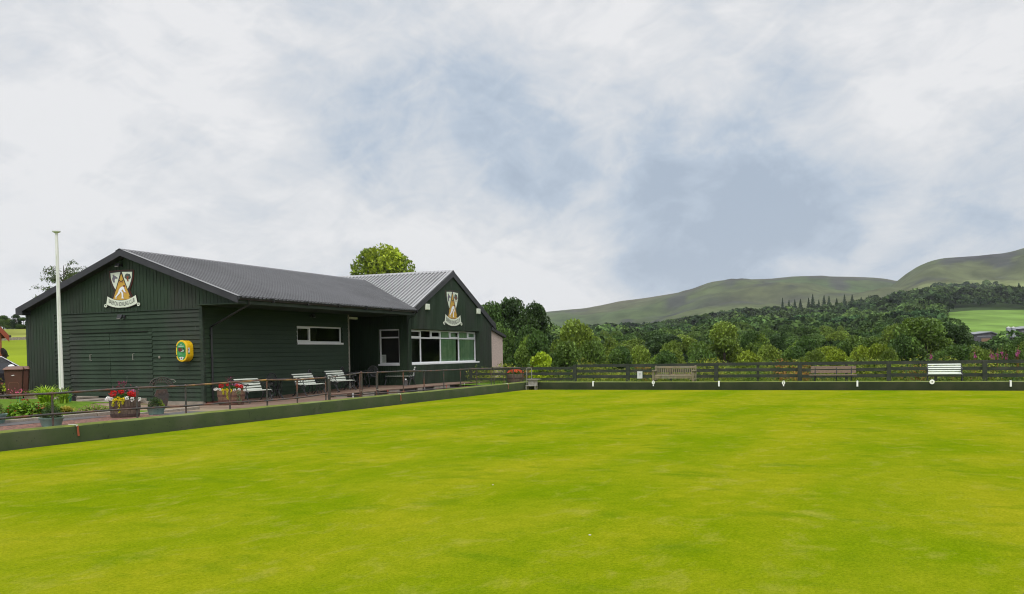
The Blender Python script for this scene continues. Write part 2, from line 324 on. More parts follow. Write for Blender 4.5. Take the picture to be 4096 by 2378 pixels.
# ---------------------------------------------------------------- setting: land
yh=lambda x:868.4-.01514*(x-1260)          # apparent horizon used only to turn surveyed heights into metres
f2=np.array([math.cos(YAW),math.sin(YAW)]); r2=np.array([math.sin(YAW),-math.cos(YAW)])
def at(x,D,y=None):
    """ground position D metres ahead at bearing column x (survey units), height from elevation reading y"""
    u=(x-1260)/2192; p=f2*D+r2*u*D; z=None if y is None else 1.5+D*(yh(x)-y)/2192
    return p[0],p[1],z
RX=[-2000,600,1000,1370,1440,1480,1530,1580,1650,1700,1750,1800,1850,1900,1950,2000,2050,2100,2150,2180,2205,2240,2300,2400,2520,3200,5000]
RY=[860,850,800,770,764,757,747,741,731,722,705,699,697,695,690,688.5,690,691,693,696,701,703,706,712,720,760,840]
QX=[-2000,1500,1900,2050,2120,2160,2190,2210,2230,2260,2290,2320,2400,2460,2490,2520,2600,2800,3400,5000]
QY=[900,870,830,785,756,735,713,697,681,662,650,643,638,632,627,618,605,620,700,820]
EX=[-2000,600,1200,1440,1500,1600,1640,1700,1780,1850,1960,2100,2200,2300,2400,2520,3000,5000]
EY=[880,870,830,806,803,800,794,784,772,764,762,750,728,716,712,716,720,800]
def vnoise(x,y,seed=0):
    xi=np.floor(x).astype(int); yi=np.floor(y).astype(int); fx=x-xi; fy=y-yi; fx=fx*fx*(3-2*fx); fy=fy*fy*(3-2*fy)
    def h(a,b):
        n=(a*374761393+b*668265263+seed*1442695041)&0x7fffffff; n=((n^(n>>13))*1274126177)&0x7fffffff; return ((n^(n>>16))&0xffff)/65535.0
    return (h(xi,yi)*(1-fx)+h(xi+1,yi)*fx)*(1-fy)+(h(xi,yi+1)*(1-fx)+h(xi+1,yi+1)*fx)*fy
def fbm(x,y,o=4,seed=0):
    s=0;a=.5
    for i in range(o): s=s+a*vnoise(x,y,seed+i*17); x=x*2.03; y=y*2.03; a*=.5
    return s/(1-.5**o)
sm=lambda t:np.clip(t,0,1)**2*(3-2*np.clip(t,0,1))
def land_z(X,Y):
    X=np.asarray(X,float); Y=np.asarray(Y,float); D=np.maximum(X*f2[0]+Y*f2[1],1.0); u=(X*r2[0]+Y*r2[1])/D; x=1260+u*2192; H=yh(x)
    left=sm((460-x)/330)                                      # field side, left of the clubhouse
    zc=-5.0
    zr=np.interp(D,[0,45,150,260,285,500,1400],[.3,.35,4.7,10.4,10.5,9,9])
    zf=1.5+1400*(H-np.interp(x,EX,EY)-30)/2192                  # wooded slope
    base=zc*(1-left)+zr*left
    z=base+(zf*(1-left)+9*left-base)*sm((D-230)/1170)**1.0
    r1=1.5+3300*(H-np.interp(x,RX,RY))/2192; t=sm((D-1400)/1900); 
    e=.35+.65*t
    z1=zf+(r1-zf)*t**.8*(1-.25*sm((D-3300)/900)); 
    gul=(fbm(X/260,Y/260,4,3)-.5)*95*sm((D-1500)/500)*sm((2900-D)/500)
    z1=z1+gul
    rr=1.5+2450*(H-np.interp(x,QX,QY))/2192; t2=sm((D-1450)/1000); z2=zf+(rr-zf)*t2**.75*(1-.5*sm((D-2450)/700)); z2=z2+(fbm(X/190,Y/190,4,9)-.5)*70*sm((D-1550)/300)*sm((2250-D)/350)
    z=np.where(D>1400,np.maximum(z1,z2),z)
    z=z+(fbm(X/60,Y/60,3,5)-.5)*2.0*sm((D-60)/60)
    # near: level round the club, dropping behind the far fence
    dist=np.maximum(np.maximum(X-38.5,0),0)
    near=np.where((Y<33)&(X<62)|(X<38.5),1.0,0)
    drop=sm((X-38.2)/16)*(1-sm((Y-22)/8)*(1-sm((X-45)/20)))
    zn=-.32*(1-sm((Y-30)/12))+.25*sm((Y-30)/12)
    zz=zn*(1-drop)+(-5.0)*drop
    k=sm((D-45)/35); return zz*(1-k)+z*k
th=np.radians(np.linspace(-76,76,520)); dd=np.concatenate([np.linspace(2,60,30),60*(4600/60)**np.linspace(0,1,230)[1:]])
TH,DD=np.meshgrid(th,dd,indexing='ij'); Xg=DD*(f2[0]*np.cos(TH)+r2[0]*np.sin(TH)); Yg=DD*(f2[1]*np.cos(TH)+r2[1]*np.sin(TH)); Zg=land_z(Xg,Yg)
Dg=Xg*f2[0]+Yg*f2[1]; xg=1260+2192*(Xg*r2[0]+Yg*r2[1])/np.maximum(Dg,1)
col=np.empty(Xg.shape+(3,)); col[:]=(.035,.06,.015)
nA=fbm(Xg/300,Yg/300,5,21)[...,None]; nB=fbm(Xg/70,Yg/70,4,31)[...,None]; nC=fbm(Xg/900+3,Yg/500,4,41)[...,None]
moor=np.array((.105,.135,.050))*nA*1.2+np.array((.135,.140,.066))*(1-nA)*.95
moor=moor*(1-.35*(nB-.5)*2)
green_=np.array((.09,.145,.045)); k=np.clip((nC-.5)*5,0,1); moor=moor*(1-k)+green_*k*(.8+.4*nB)
crag=np.clip((fbm(Xg/120,Yg/300,5,55)[...,None]-.53)*9,0,1)*np.clip((fbm(Xg/600,Yg/600,3,66)[...,None]-.44)*6,0,1)*.8
moor=moor*.72
def spot(x0,D0,wx,wD): return np.exp(-(((xg-x0)/wx)**2+((Dg-D0)/wD)**2))
spots=sum(spot(*q) for q in ((1668,2350,24,260),(1712,2650,30,130),(1545,1900,20,80),(1800,2500,26,200),(1905,2650,40,120),(2010,2700,28,200),(2065,2550,24,160),(2110,2750,30,150),(2330,2080,40,120),(2400,2180,60,170),(2470,2050,40,140),(2300,1850,70,60)))
crs=np.clip((fbm(Xg/45,Yg/110,4,77)+spots*.55-.74)*11,0,1)[...,None]*.9
moor=moor*(1-crs)+np.array((.052,.055,.052))*crs
bn=np.clip((xg-1360)/100,0,1)[...,None]*np.exp(-((Dg-3000)/420)**2)[...,None]*.5; moor=moor*(1-bn)+np.array((.10,.082,.05))*bn
moor=moor*(1-crag)+np.array((.045,.042,.052))*crag
hk=sm((Dg-1400)/60)[...,None]; col=col*(1-hk)+moor*hk
wb=((Dg>1400)&(Dg<1780))[...,None]*np.clip((1630-xg)/60,0,1)[...,None]*np.clip((xg-1400)/80,0,1)[...,None]; col=col*(1-wb)+np.array((.16,.25,.04))*wb
wb=((Dg>1330)&(Dg<1750))[...,None]*np.clip((xg-2080)/60,0,1)[...,None]; col=col*(1-wb)+np.array((.17,.20,.075))*(.8+.4*nB)*wb
lf=(xg<400)&(Dg>40); col[lf]=np.where((Dg[lf]<151)[:,None],np.array((.24,.31,.012)),np.array((.29,.32,.06)))*(.85+.3*nB[lf])
ii=np.arange(len(th)-1)[:,None]*len(dd)+np.arange(len(dd)-1)[None,:]; F=np.stack([ii,ii+len(dd),ii+len(dd)+1,ii+1],-1).reshape(-1,4)
tag(rawmesh('ground',np.stack([Xg,Yg,Zg],-1).reshape(-1,3),F,'land',col=col.reshape(-1,3),smooth=True),kind='structure')
# hay field and pasture on the right-hand slope (a sheet lying on the land)
def patch(name,pts,mt,n=40,off=.5,colr=(1,1,1),zf=land_z):
    (a,b,c,d)=[np.array(p,float) for p in pts]; s=np.linspace(0,1,n); U,V=np.meshgrid(s,s,indexing='ij')
    P=(a[None,None]*((1-U)*(1-V))[...,None]+b*(U*(1-V))[...,None]+c*(U*V)[...,None]+d*((1-U)*V)[...,None]); Z=zf(P[...,0],P[...,1])+off
    i=np.arange(n-1)[:,None]*n+np.arange(n-1)[None,:]; F=np.stack([i,i+n,i+n+1,i+1],-1).reshape(-1,4)
    cc=np.array(colr)*(.85+.3*fbm(P[...,0]/25,P[...,1]/25,4,8))[...,None]
    return tag(rawmesh(name,np.concatenate([P,Z[...,None]],-1).reshape(-1,3),F,mt,col=cc.reshape(-1,3),smooth=True),kind='structure')
# ---------------------------------------------------------------- setting: green, ditch, terrace
b=MB(); b.bb((-14,-30,-.02),(33.5,13.5,0)); tag(b.build('bowling_green','turf'),kind='structure')
b=MB(); b.bb((-14,-30,-.24),(33.9,13.9,-.14)); tag(b.build('ditch','soil'),kind='structure')
CP=[(8,14,.24),(12,14.3,.25),(14,15,.25),(16,15.5,.2),(17,17,.17),(20,17,.08),(22.2,19,.02),(22.2,21.6,-.01),(22.2,23.5,.12),(22.2,25.5,.24),(22,28,.35),(16.9,20,.36),(14,18,.34),(11,19,.36),(19,24,.3),(17,26,.34),(12,28,.36),(25,18.6,.08),(27,18.7,.13),(29,18.6,.19),(31,18.7,.2),(33,18.7,.2),(31,21,.2),(27,17,.16),(30,17,.2),(33,16.9,.2),(18,14.2,.18),(21,14.2,.12),(24,15,.1),(24,22,0.0),(30,25,.2),(44,18,.05)]
def terr_z(X,Y):
    X=np.asarray(X,float); Y=np.asarray(Y,float); w=0; s=0
    for x,y,z in CP:
        d=1/((X-x)**2+(Y-y)**2+.15)**1.6; w=w+d; s=s+d*z
    return s/w
def tz(x,y): return float(terr_z(x,y))
def sheet(name,x0,x1,y0,y1,mt,nx,ny,off=0,zf=terr_z,kind='structure'):
    X,Y=np.meshgrid(np.linspace(x0,x1,nx),np.linspace(y0,y1,ny),indexing='ij'); Z=zf(X,Y)+off
    i=np.arange(nx-1)[:,None]*ny+np.arange(ny-1)[None,:]; F=np.stack([i,i+ny,i+ny+1,i+1],-1).reshape(-1,4)
    return tag(rawmesh(name,np.stack([X,Y,Z],-1).reshape(-1,3),F,mt,smooth=True),kind=kind)
sheet('terrace_ground',4,24.9,13.85,34,'paving',70,80)
sheet('path',24.9,43.5,17.0,23,'paving_red',50,24)
sheet('path_front',19.6,24.9,13.86,20.0,'paving_red',30,30,.006)
b=MB(); b.bb((24.9,13.8,-.12),(37.5,17.1,-.02)); tag(b.build('gully_floor','concrete_dark'),kind='structure')
sheet('gravel',6,15.55,13.87,15.95,'gravel_red',50,16,.012)
sheet('paving_strip',6,14.2,15.35,15.95,'slab_dark',40,8,.018)
sheet('lawn',5,19.5,19.2,31,'lawn',30,30,.012)
sheet('lawn_strip',9.2,17.1,16.25,19.2,'lawn',40,20,.014)
sheet('bank_top_ground',33.85,38.6,-30,20,'lawn',10,60,0,lambda X,Y:.17+0*X)
b=MB(); b.box((15.72,14.75,.225),(1.1,.85,.05),.12); tag(b.build('stone_slab','slab_dark',bevel=.008),'dark grey flagstone laid flat beside the red gravel near the green','paving slab')
b=MB()
for i in range(3): b.box((21.2,24.85-i*.98,tz(21.2,24.8-i*.98)+.03),(1.7,.95,.05),0)
tag(b.build('slab_path','concrete'),kind='structure')
# ---------------------------------------------------------------- banks round the green
def bank(name,label,P,length,holes,seed,fm='felt'):
    """P(s,d,z): along, depth from face, height"""
    g=random.Random(seed); rt_=thing(name,label,'bank',P(0,0,0)); T=Matrix.Translation(-Vector(P(0,0,0)))
    n=int(length/.5); prof=[(0,-.15),(0,.255),(.012,.29),(.05,.312),(.14,.316),(.30,.308),(.31,-.1)]
    b=MB(); b.X=T; vs=[]; 
    for i in range(n+1):
        s=length*i/n; wob=[g.uniform(-.004,.004) for _ in range(2)]
        vs+= [P(s,d+(wob[0] if k_<4 else 0),z+wob[1]*(1 if z>.2 else 0)) for k_,(d,z) in enumerate(prof)]
    k=len(prof)
    for j in range(k-1):
        b.mi=0 if j<2 else 1
        o=len(b.f); 
        b.add([],[]) 
        for i in range(n): b.f.append((i*k+j,i*k+j+1,(i+1)*k+j+1,(i+1)*k+j)); b.m.append(b.mi)
    for p in vs: b.v.append((T@Vector(p))[:]); b.c.append((1,1,1))
    ob=b.build('felt_facing',[fm,'moss'],rt_,smooth=True)
    h=MB(); h.X=T
    for i in range(holes):
        s=g.uniform(0,length); z=g.uniform(.02,.22); r=g.uniform(.003,.008); w=g.uniform(.5,1)
        h.add([P(s+math.cos(a)*r*w*1.6,-.003,z+math.sin(a)*r) for a in [q*math.pi/3 for q in range(6)]],[tuple(range(6))])
    tag(h.build('worn_specks','felt_hole',rt_,recalc=False),kind='stuff')
    return rt_
bank('green_bank','long green felt covered bank running past the clubhouse along the left edge of the green',lambda s,d,z:(-6+s,13.6+d,z),39.9,420,1)
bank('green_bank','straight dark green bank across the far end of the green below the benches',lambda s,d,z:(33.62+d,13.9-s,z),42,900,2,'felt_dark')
# ---------------------------------------------------------------- clubhouse
XA,YL,YW,XW=22.22,20.04,18.71,32.97     # gable plane, long wall plane, wing front plane, wing side plane
Pg=lambda a,z,o:(XA-o,a,z)              # faces -X
Pf=lambda a,z,o:(a,YW-o,z); Pl=lambda a,z,o:(a,YL-o,z); Ps=lambda a,z,o:(XW-o,a,z)
def segs(a0,a1,cuts):
    out=[(a0,a1)]
    for c0,c1 in cuts:
        nx=[]
        for p,q in out:
            if c1<=p or c0>=q: nx.append((p,q)); continue
            if c0>p: nx.append((p,c0))
            if c1<q: nx.append((c1,q))
        out=nx
    return [(p,q) for p,q in out if q-p>.004]
def strip(b,P,p,q,z00,z01,z10,z11,o0,o1,lap=None):
    oa=o1 if lap is None else lap
    b.hexa([P(p,z00,o0),P(q,z10,o0),P(q,z10,o1),P(p,z00,o1),P(p,z01,o0),P(q,z11,o0),P(q,z11,oa),P(p,z01,oa)])
def vboards(b,P,a0,a1,w,zb,zt,holes=(),o0=0,o1=.03,gap=.014):
    if callable(zb) is False: v0=zb; zb=lambda a:v0
    if callable(zt) is False: v1=zt; zt=lambda a:v1
    edges=[a0]
    while edges[-1]+w<a1-.001: edges.append(edges[-1]+w)
    edges.append(a1)
    br=sorted(set([h for H in holes for h in H[:2] if a0<h<a1]))
    for e0,e1 in zip(edges,edges[1:]):
        e1g=e1-gap if e1<a1 else e1
        for p,q in zip([e0]+[x for x in br if e0<x<e1g],[x for x in br if e0<x<e1g]+[e1g]):
            mid=(p+q)/2; hz=[(H[2],H[3]) for H in holes if H[0]<mid<H[1]]
            jo=random.uniform(-.0025,.0025) if gap else 0
            if not hz: strip(b,P,p,q,zb(p),zt(p),zb(q),zt(q),o0,o1+jo); continue
            for h0,h1 in hz:
                strip(b,P,p,q,zb(p),h0,zb(q),h0,o0,o1+jo); strip(b,P,p,q,h1,zt(p),h1,zt(q),o0,o1+jo)
def hboards(b,P,a0,a1,z0,z1,w,holes=(),o0=0,bot=.024,top=.006,gap=.006,joints=0):
    z=z0
    while z<z1-.01:
        t=min(z+w-gap,z1); hz=[H for H in holes if H[2]<t-.001 and H[3]>z+.001]
        for p,q in segs(a0,a1,[(H[0],H[1]) for H in hz]):
            cuts=[p]+sorted(random.uniform(p+.4,q-.4) for _ in range(joints) if q-p>1.5)+[q]
            for c0,c1 in zip(cuts,cuts[1:]):
                j=random.uniform(-.005,.005); strip(b,P,c0,c1-(.003 if c1<q else 0),z,t,z,t,o0,bot+j,lap=top+j)
        for H in hz:
            if H[2]>z+.005: strip(b,P,max(H[0],a0),min(H[1],a1),z,H[2],z,H[2],o0,bot,lap=bot-.005)
            if H[3]<t-.005: strip(b,P,max(H[0],a0),min(H[1],a1),H[3],t,H[3],t,o0,top+.005,lap=top)
        z+=w
CL=thing('clubhouse','dark green timber bowling clubhouse with grey metal roofs, porch and two crest signs','clubhouse',(XA,YW,0))
CT=-Vector((XA,YW,0)); CX=Matrix.Translation(CT)
def nb(): q=MB(); q.X=CX; return q
RZ,RYc,SL=5.03,23.03,.3585; ZE=RZ-SL*(RYc-18.3)
def zmain(y): return RZ-SL*(RYc-y) if y<RYc else RZ-.36*(y-RYc)
gt=lambda a:zmain(a)-.10
# gable end wall
b=nb(); vboards(b,Pg,20.02,27.84,.98,-.1,gt,o0=-.12,o1=0,gap=0); vboards(b,Pg,18.36,20.02,.6,3.15,gt,o0=-.12,o1=0,gap=0)
vboards(b,Pg,20.10,26.50,.144,3.06,gt,o1=.034); vboards(b,Pg,18.36,20.10,.144,3.15,gt,o1=.034); vboards(b,Pg,26.50,27.84,.144,.2,gt,o1=.03)
b.build('gable_wall','green_paint',CL)
b=nb(); DH=[(22.09,25.8,.30,2.385)]
hboards(b,Pg,20.10,26.50,.115,3.045,.141,DH,bot=.036,top=.006,gap=.010,joints=1); b.build('gable_cladding','green_paint',CL)
b=nb(); b.bb((XA-.045,19.98,.1),(XA+.02,20.10,3.15)); b.build('corner_trim','green_trim',CL)
b=nb(); b.bb((XA-.04,27.76,.2),(XA+.02,27.86,3.2)); b.build('corner_trim','green_trim',CL)
b=nb(); b.bb((XA-.05,20.10,3.045),(XA,26.5,3.062)); b.build('cover_strip','green_trim',CL)
b=nb(); b.bb((XA-.035,26.47,.3),(XA,26.53,3.05)); b.build('corner_trim','green_trim',CL)
for y0,y1,hy in ((23.96,25.78,24.795),(22.11,23.94,22.889)):
    b=nb(); hboards(b,Pg,y0,y1,.30,2.36,.141,o0=-.02,bot=.039,top=.009,gap=.010); d=b.build('garage_door','green_paint',CL)
    h=nb(); h.tube([(XA-.03,hy,1.66),(XA-.09,hy,1.655),(XA-.09,hy,1.46),(XA-.03,hy,1.455)],.011,6); o=h.build('handle','steel_grey'); o.parent=d
b=nb(); b.bb((XA-.05,22.3,2.372),(XA+.01,25.7,2.392)); b.build('door_gap','felt_hole',CL)
b=nb(); b.bb((XA+.012,22.09,.2),(XA-.008,25.8,.3)); b.build('door_gap','felt_hole',CL)
b=nb(); b.bb((XA-.1,20.0,-.1),(XA+.02,22.4,.104)); b.bb((XA-.08,22.4,-.1),(XA+.02,24,.2)); b.build('plinth','concrete',CL)
# far side walls, back
b=nb(); b.bb((XA,27.72,0),(37,27.84,3.2)); b.bb((36.9,24,-.1),(41.5,24.15,4)); b.build('back_wall','green_paint',CL)
# long wall under the canopy
b=nb(); WN=[(27.12,30.09,1.985,2.615)]
vboards(b,Pl,22.24,30.53,9,-.1,3.14,WN,o0=-.12,o1=0,gap=0); hboards(b,Pl,22.24,30.47,.09,3.135,.156,WN,bot=.026,top=.006,gap=.016)
b.build('long_wall','green_paint_fresh',CL)
b=nb(); b.bb((30.47,YL-.03,.1),(30.56,YL+.02,3.13)); b.build('corner_trim','steel_grey',CL)
b=nb(); b.bb((22.24,YL-.02,-.15),(26.6,YL+.05,.085)); b.build('plinth','brick_red',CL)
# porch recess
b=nb(); b.bb((30.5,YL+.03,-.1),(30.6,22.6,3.2)); vboards(b,lambda a,z,o:(a,22.5-o,z),30.5,33,.144,0,3.2); b.build('porch_wall','green_paint',CL)
PH=[(19.11,20.14,1.07,2.60)]
b=nb(); vboards(b,Ps,18.73,24.0,6,-.1,lambda a:3.2,PH,o0=-.12,o1=0,gap=0); vboards(b,Ps,18.76,22.5,.115,.16,3.14,PH,o1=.016); b.build('wing_side_wall','green_paint',CL)
b=nb(); b.bb((21.9,18.33,3.137),(32.9,YL,3.16)); b.bb((30.5,YL,3.137),(33,22.6,3.16)); b.build('soffit','green_paint',CL)
# wing front
WR=41.5; AX,AZ,SW=37.15,5.33,.49
zw=lambda x:AZ-SW*abs(x-AX)
WH=[(33.2,40.0,1.05,2.585)]
b=nb(); vboards(b,Pf,XW,WR,1.2,-.1,lambda a:zw(a)-.12,WH,o0=-.12,o1=0,gap=0); vboards(b,Pf,XW+.06,WR-.03,.105,.16,lambda a:zw(a)-.12,WH,o1=.055,gap=.04)
b.build('wing_front_wall','green_paint',CL)
b=nb(); b.bb((XW-.03,YW-.03,.1),(XW+.06,YW+.03,3.15)); b.build('corner_trim','green_trim',CL)
b=nb(); b.bb((WR-.03,YW-.03,0),(WR+.03,YW+.03,2.9)); b.build('corner_trim','green_trim',CL)
b=nb(); b.bb((XW,YW-.03,-.1),(WR,YW+.02,.16)); b.build('plinth','concrete',CL)
b=nb(); b.bb((WR-.1,YW,-.1),(WR,24,2.9)); b.build('wing_right_wall','green_paint',CL)
# annex
b=nb(); b.prism([(WR+.02,-.2),(43.08,-.2),(43.08,2.30),(WR+.02,2.70)],YW+.03,24); b.build('annex_wall','pebbledash',CL)
b=nb(); b.prism([(WR+.03,2.68),(43.32,2.30),(43.32,2.42),(WR+.03,2.84)],YW-.08,24.1); b.build('annex_roof','barge_dark',CL)
# roofs
def corr(b,c0,c1,T,B,nrm,pitch=.2,h=.056):
    """ribbed sheet: T(c),B(c) give the top and bottom line"""
    prof=[(0,0),(.115,0),(.125,1),(.175,1),(.188,0)]; cs=[]
    c=c0
    while c<c1:
        for d,k in prof:
            if c+d<=c1: cs.append((c+d,k*h))
        c+=pitch
    cs.append((c1,0)); nrm=Vector(nrm).normalized(); vs=[]; steps=2
    for c,k in cs:
        t=Vector(T(c)); q=Vector(B(c)); vs+=[t+nrm*k,q+nrm*k]
    b.add(vs,[(2*i,2*i+1,2*i+3,2*i+2) for i in range(len(cs)-1)])
def valley_x(y): return AX-(AZ-zmain(y))/SW
EXR=33.05
b=nb()
ytop=lambda x:RYc
def T1(x): return (x,RYc,RZ)
def B1(x): return (x,18.28,zmain(18.28))
# front slope, left of the valley foot
corr(b,21.85,EXR-.2,T1,B1,(0,-SL,1))
def B1v(x):
    z=AZ-SW*(AX-x); y=RYc-(RZ-z)/SL; return (x,max(min(y,RYc),18.28),zmain(max(min(y,RYc),18.28)))
corr(b,EXR-.2,36.5,T1,B1v,(0,-SL,1))
corr(b,21.85,37.2,lambda x:(x,RYc,RZ),lambda x:(x,27.92,zmain(27.92)),(0,.36,1))
b.build('main_roof','roof_metal',CL,recalc=False)
b=nb(); corr(b,18.62,23.0,lambda y:(AX,y,AZ),lambda y:(valley_x(max(y,18.3)),y,zmain(max(y,18.3))+.012),(-SW,0,1),h=.062)
corr(b,23.0,25.4,lambda y:(AX,y,AZ),lambda y:(AX-(AZ-zmain(y))/SW,y,zmain(y)+.012),(-SW,0,1))
corr(b,18.62,25.4,lambda y:(AX,y,AZ),lambda y:(41.95,y,zw(41.95)),(SW,0,1)); 
b.prism([(AX-.001,AZ+.0),(AX,AZ-.01),(33.3,zw(33.3)-.012),(33.3,zw(33.3)-.002)],18.60,18.72)
b.build('wing_roof','roof_metal_wing',CL,recalc=False)
# flat trims: ridge caps, verge strips, valley flashing
b=nb(); 
def cap(b,p0,p1,side,drop,w=.17,h=.045):
    p0=Vector(p0);p1=Vector(p1); s=Vector(side)
    for sg in (1,-1):
        a=s*sg*w; b.add([p0+Vector((0,0,h+.012)),p1+Vector((0,0,h+.012)),p1+a+Vector((0,0,h-drop*w)),p0+a+Vector((0,0,h-drop*w)),p0+a+Vector((0,0,h-drop*w-.02)),p1+a+Vector((0,0,h-drop*w-.02))],[(0,1,2,3),(3,2,5,4)])
cap(b,(21.83,RYc,RZ),(36.3,RYc,RZ),(0,1,0),SL); b.build('ridge_cap','roof_metal',CL,recalc=False)
b=nb(); cap(b,(AX,18.6,AZ),(AX,25.4,AZ),(1,0,0),SW); b.build('ridge_cap','roof_metal_wing',CL,recalc=False)
b=nb(); b.add([(21.83,RYc,RZ+.045),(22.02,RYc,RZ+.045),(22.02,18.28,ZE+.038),(21.83,18.28,ZE+.038)],[(0,1,2,3)]); b.build('verge_strip','roof_metal_wing',CL,recalc=False)
b=nb(); b.add([(AX,18.6,AZ+.04),(AX,18.86,AZ+.04),(33.35,18.86,zw(33.35)+.04),(33.35,18.6,zw(33.35)+.04)],[(0,1,2,3)])
b.build('verge_strip','roof_metal_wing',CL,recalc=False)
b=nb()
for i in range(9):
    y0=18.35+(RYc-18.45)*i/9; y1=18.35+(RYc-18.45)*(i+1)/9+.02; g=.034+.004*(i%2); w0=.38+random.uniform(-.05,.05)
    b.add([(valley_x(y0)+.02,y0,zmain(y0)+g),(valley_x(y1)+.02,y1,zmain(y1)+g),(valley_x(y1)-w0,y1,zmain(y1)+g+.004),(valley_x(y0)-w0,y0,zmain(y0)+g+.004)],[(0,1,2,3)])
b.build('valley_flashing','flashing',CL,recalc=False)
b=nb()  # screw heads
for x in np.arange(22.15,36,.6):
    for k in (.12,.37,.62,.88):
        y=18.28+(RYc-18.28)*k
        if x+.0<valley_x(y)-.5: b.box((x,y,zmain(y)+.036),(.03,.03,.012))
for y in np.arange(18.75,22.8,.4):
    for k in (.15,.38,.6,.85):
        x=AX-3.85*k
        if x>valley_x(y)+.15: b.box((x,y,zw(x)+.036),(.03,.03,.014))
tag(b.build('roof_screws','gutter',CL),kind='stuff')
# bargeboards
b=nb(); xb=21.87
for (y0,z0,y1,z1) in ((18.30,ZE+.03,RYc,RZ+.03),(RYc,RZ+.03,27.93,zmain(27.93)+.03)):
    b.hexa([(xb-.02,y0,z0-.21),(xb+.02,y0,z0-.21),(xb+.02,y1,z1-.21),(xb-.02,y1,z1-.21),(xb-.02,y0,z0),(xb+.02,y0,z0),(xb+.02,y1,z1),(xb-.02,y1,z1)])
    b.hexa([(xb,y0,z0-.19),(XA,y0,z0-.19),(XA,y1,z1-.19),(xb,y1,z1-.19),(xb,y0,z0-.17),(XA,y0,z0-.17),(XA,y1,z1-.17),(xb,y1,z1-.17)])
b.bb((xb-.018,27.62,3.07),(XA,27.92,3.2)); b.build('bargeboard','barge_dark',CL)
b=nb()
for x0,x1 in ((33.3,AX),(AX,41.95)):
    z0,z1=zw(x0)+.03,zw(x1)+.03
    b.hexa([(x0,YW-.105,z0-.30),(x1,YW-.105,z1-.30),(x1,YW-.075,z1-.30),(x0,YW-.075,z0-.30),(x0,YW-.105,z0),(x1,YW-.105,z1),(x1,YW-.075,z1),(x0,YW-.075,z0)])
    b.hexa([(x0,YW-.08,z0-.28),(x1,YW-.08,z1-.28),(x1,YW+.02,z1-.28),(x0,YW+.02,z0-.28),(x0,YW-.08,z0-.25),(x1,YW-.08,z1-.25),(x1,YW+.02,z1-.25),(x0,YW+.02,z0-.25)])
b.build('bargeboard','barge_dark',CL)
b=nb(); b.bb((21.88,18.32,3.135),(32.85,18.345,3.27)); b.build('fascia','green_trim',CL)
b=nb(); n=8; xs=[21.86]+list(np.arange(23.5,33,1.85))+[33.0]
for x0,x1 in zip(xs,xs[1:]):
    pts=[(18.27+.06*math.cos(a),3.325+.075*math.sin(a)) for a in [math.pi+math.pi*i/n for i in range(n+1)]]
    vs=[(x0,p,z) for p,z in pts]+[(x1-.004,p,z) for p,z in pts]; b.add(vs,[(i,i+1,i+n+2,i+n+1) for i in range(n)]); b.add([vs[i] for i in range(n+1)],[tuple(range(n+1))]); b.add([vs[i] for i in range(n+1,2*n+2)],[tuple(range(n+1))])
    b.box((x1-.01,18.27,3.29),(.05,.135,.13))
b.build('gutter','gutter',CL,recalc=False)
b=nb(); b.tube([(22.35,18.27,3.27),(22.35,18.27,3.13),(22.4,18.5,3.05),(22.55,YL-.08,2.48),(22.56,YL-.07,2.42),(22.56,YL-.07,.1)],.034,10)
for z in (2.2,1.5,.6): b.box((22.56,YL-.05,z),(.11,.07,.03))
b.build('downpipe','gutter',CL,smooth=True)
b=nb(); b.tube([(32.95,18.29,3.28),(32.95,18.3,3.12),(32.93,18.6,3.02),(32.93,YW-.05,2.6),(32.93,YW-.05,.15)],.028,8); b.build('downpipe','green_trim',CL,smooth=True)
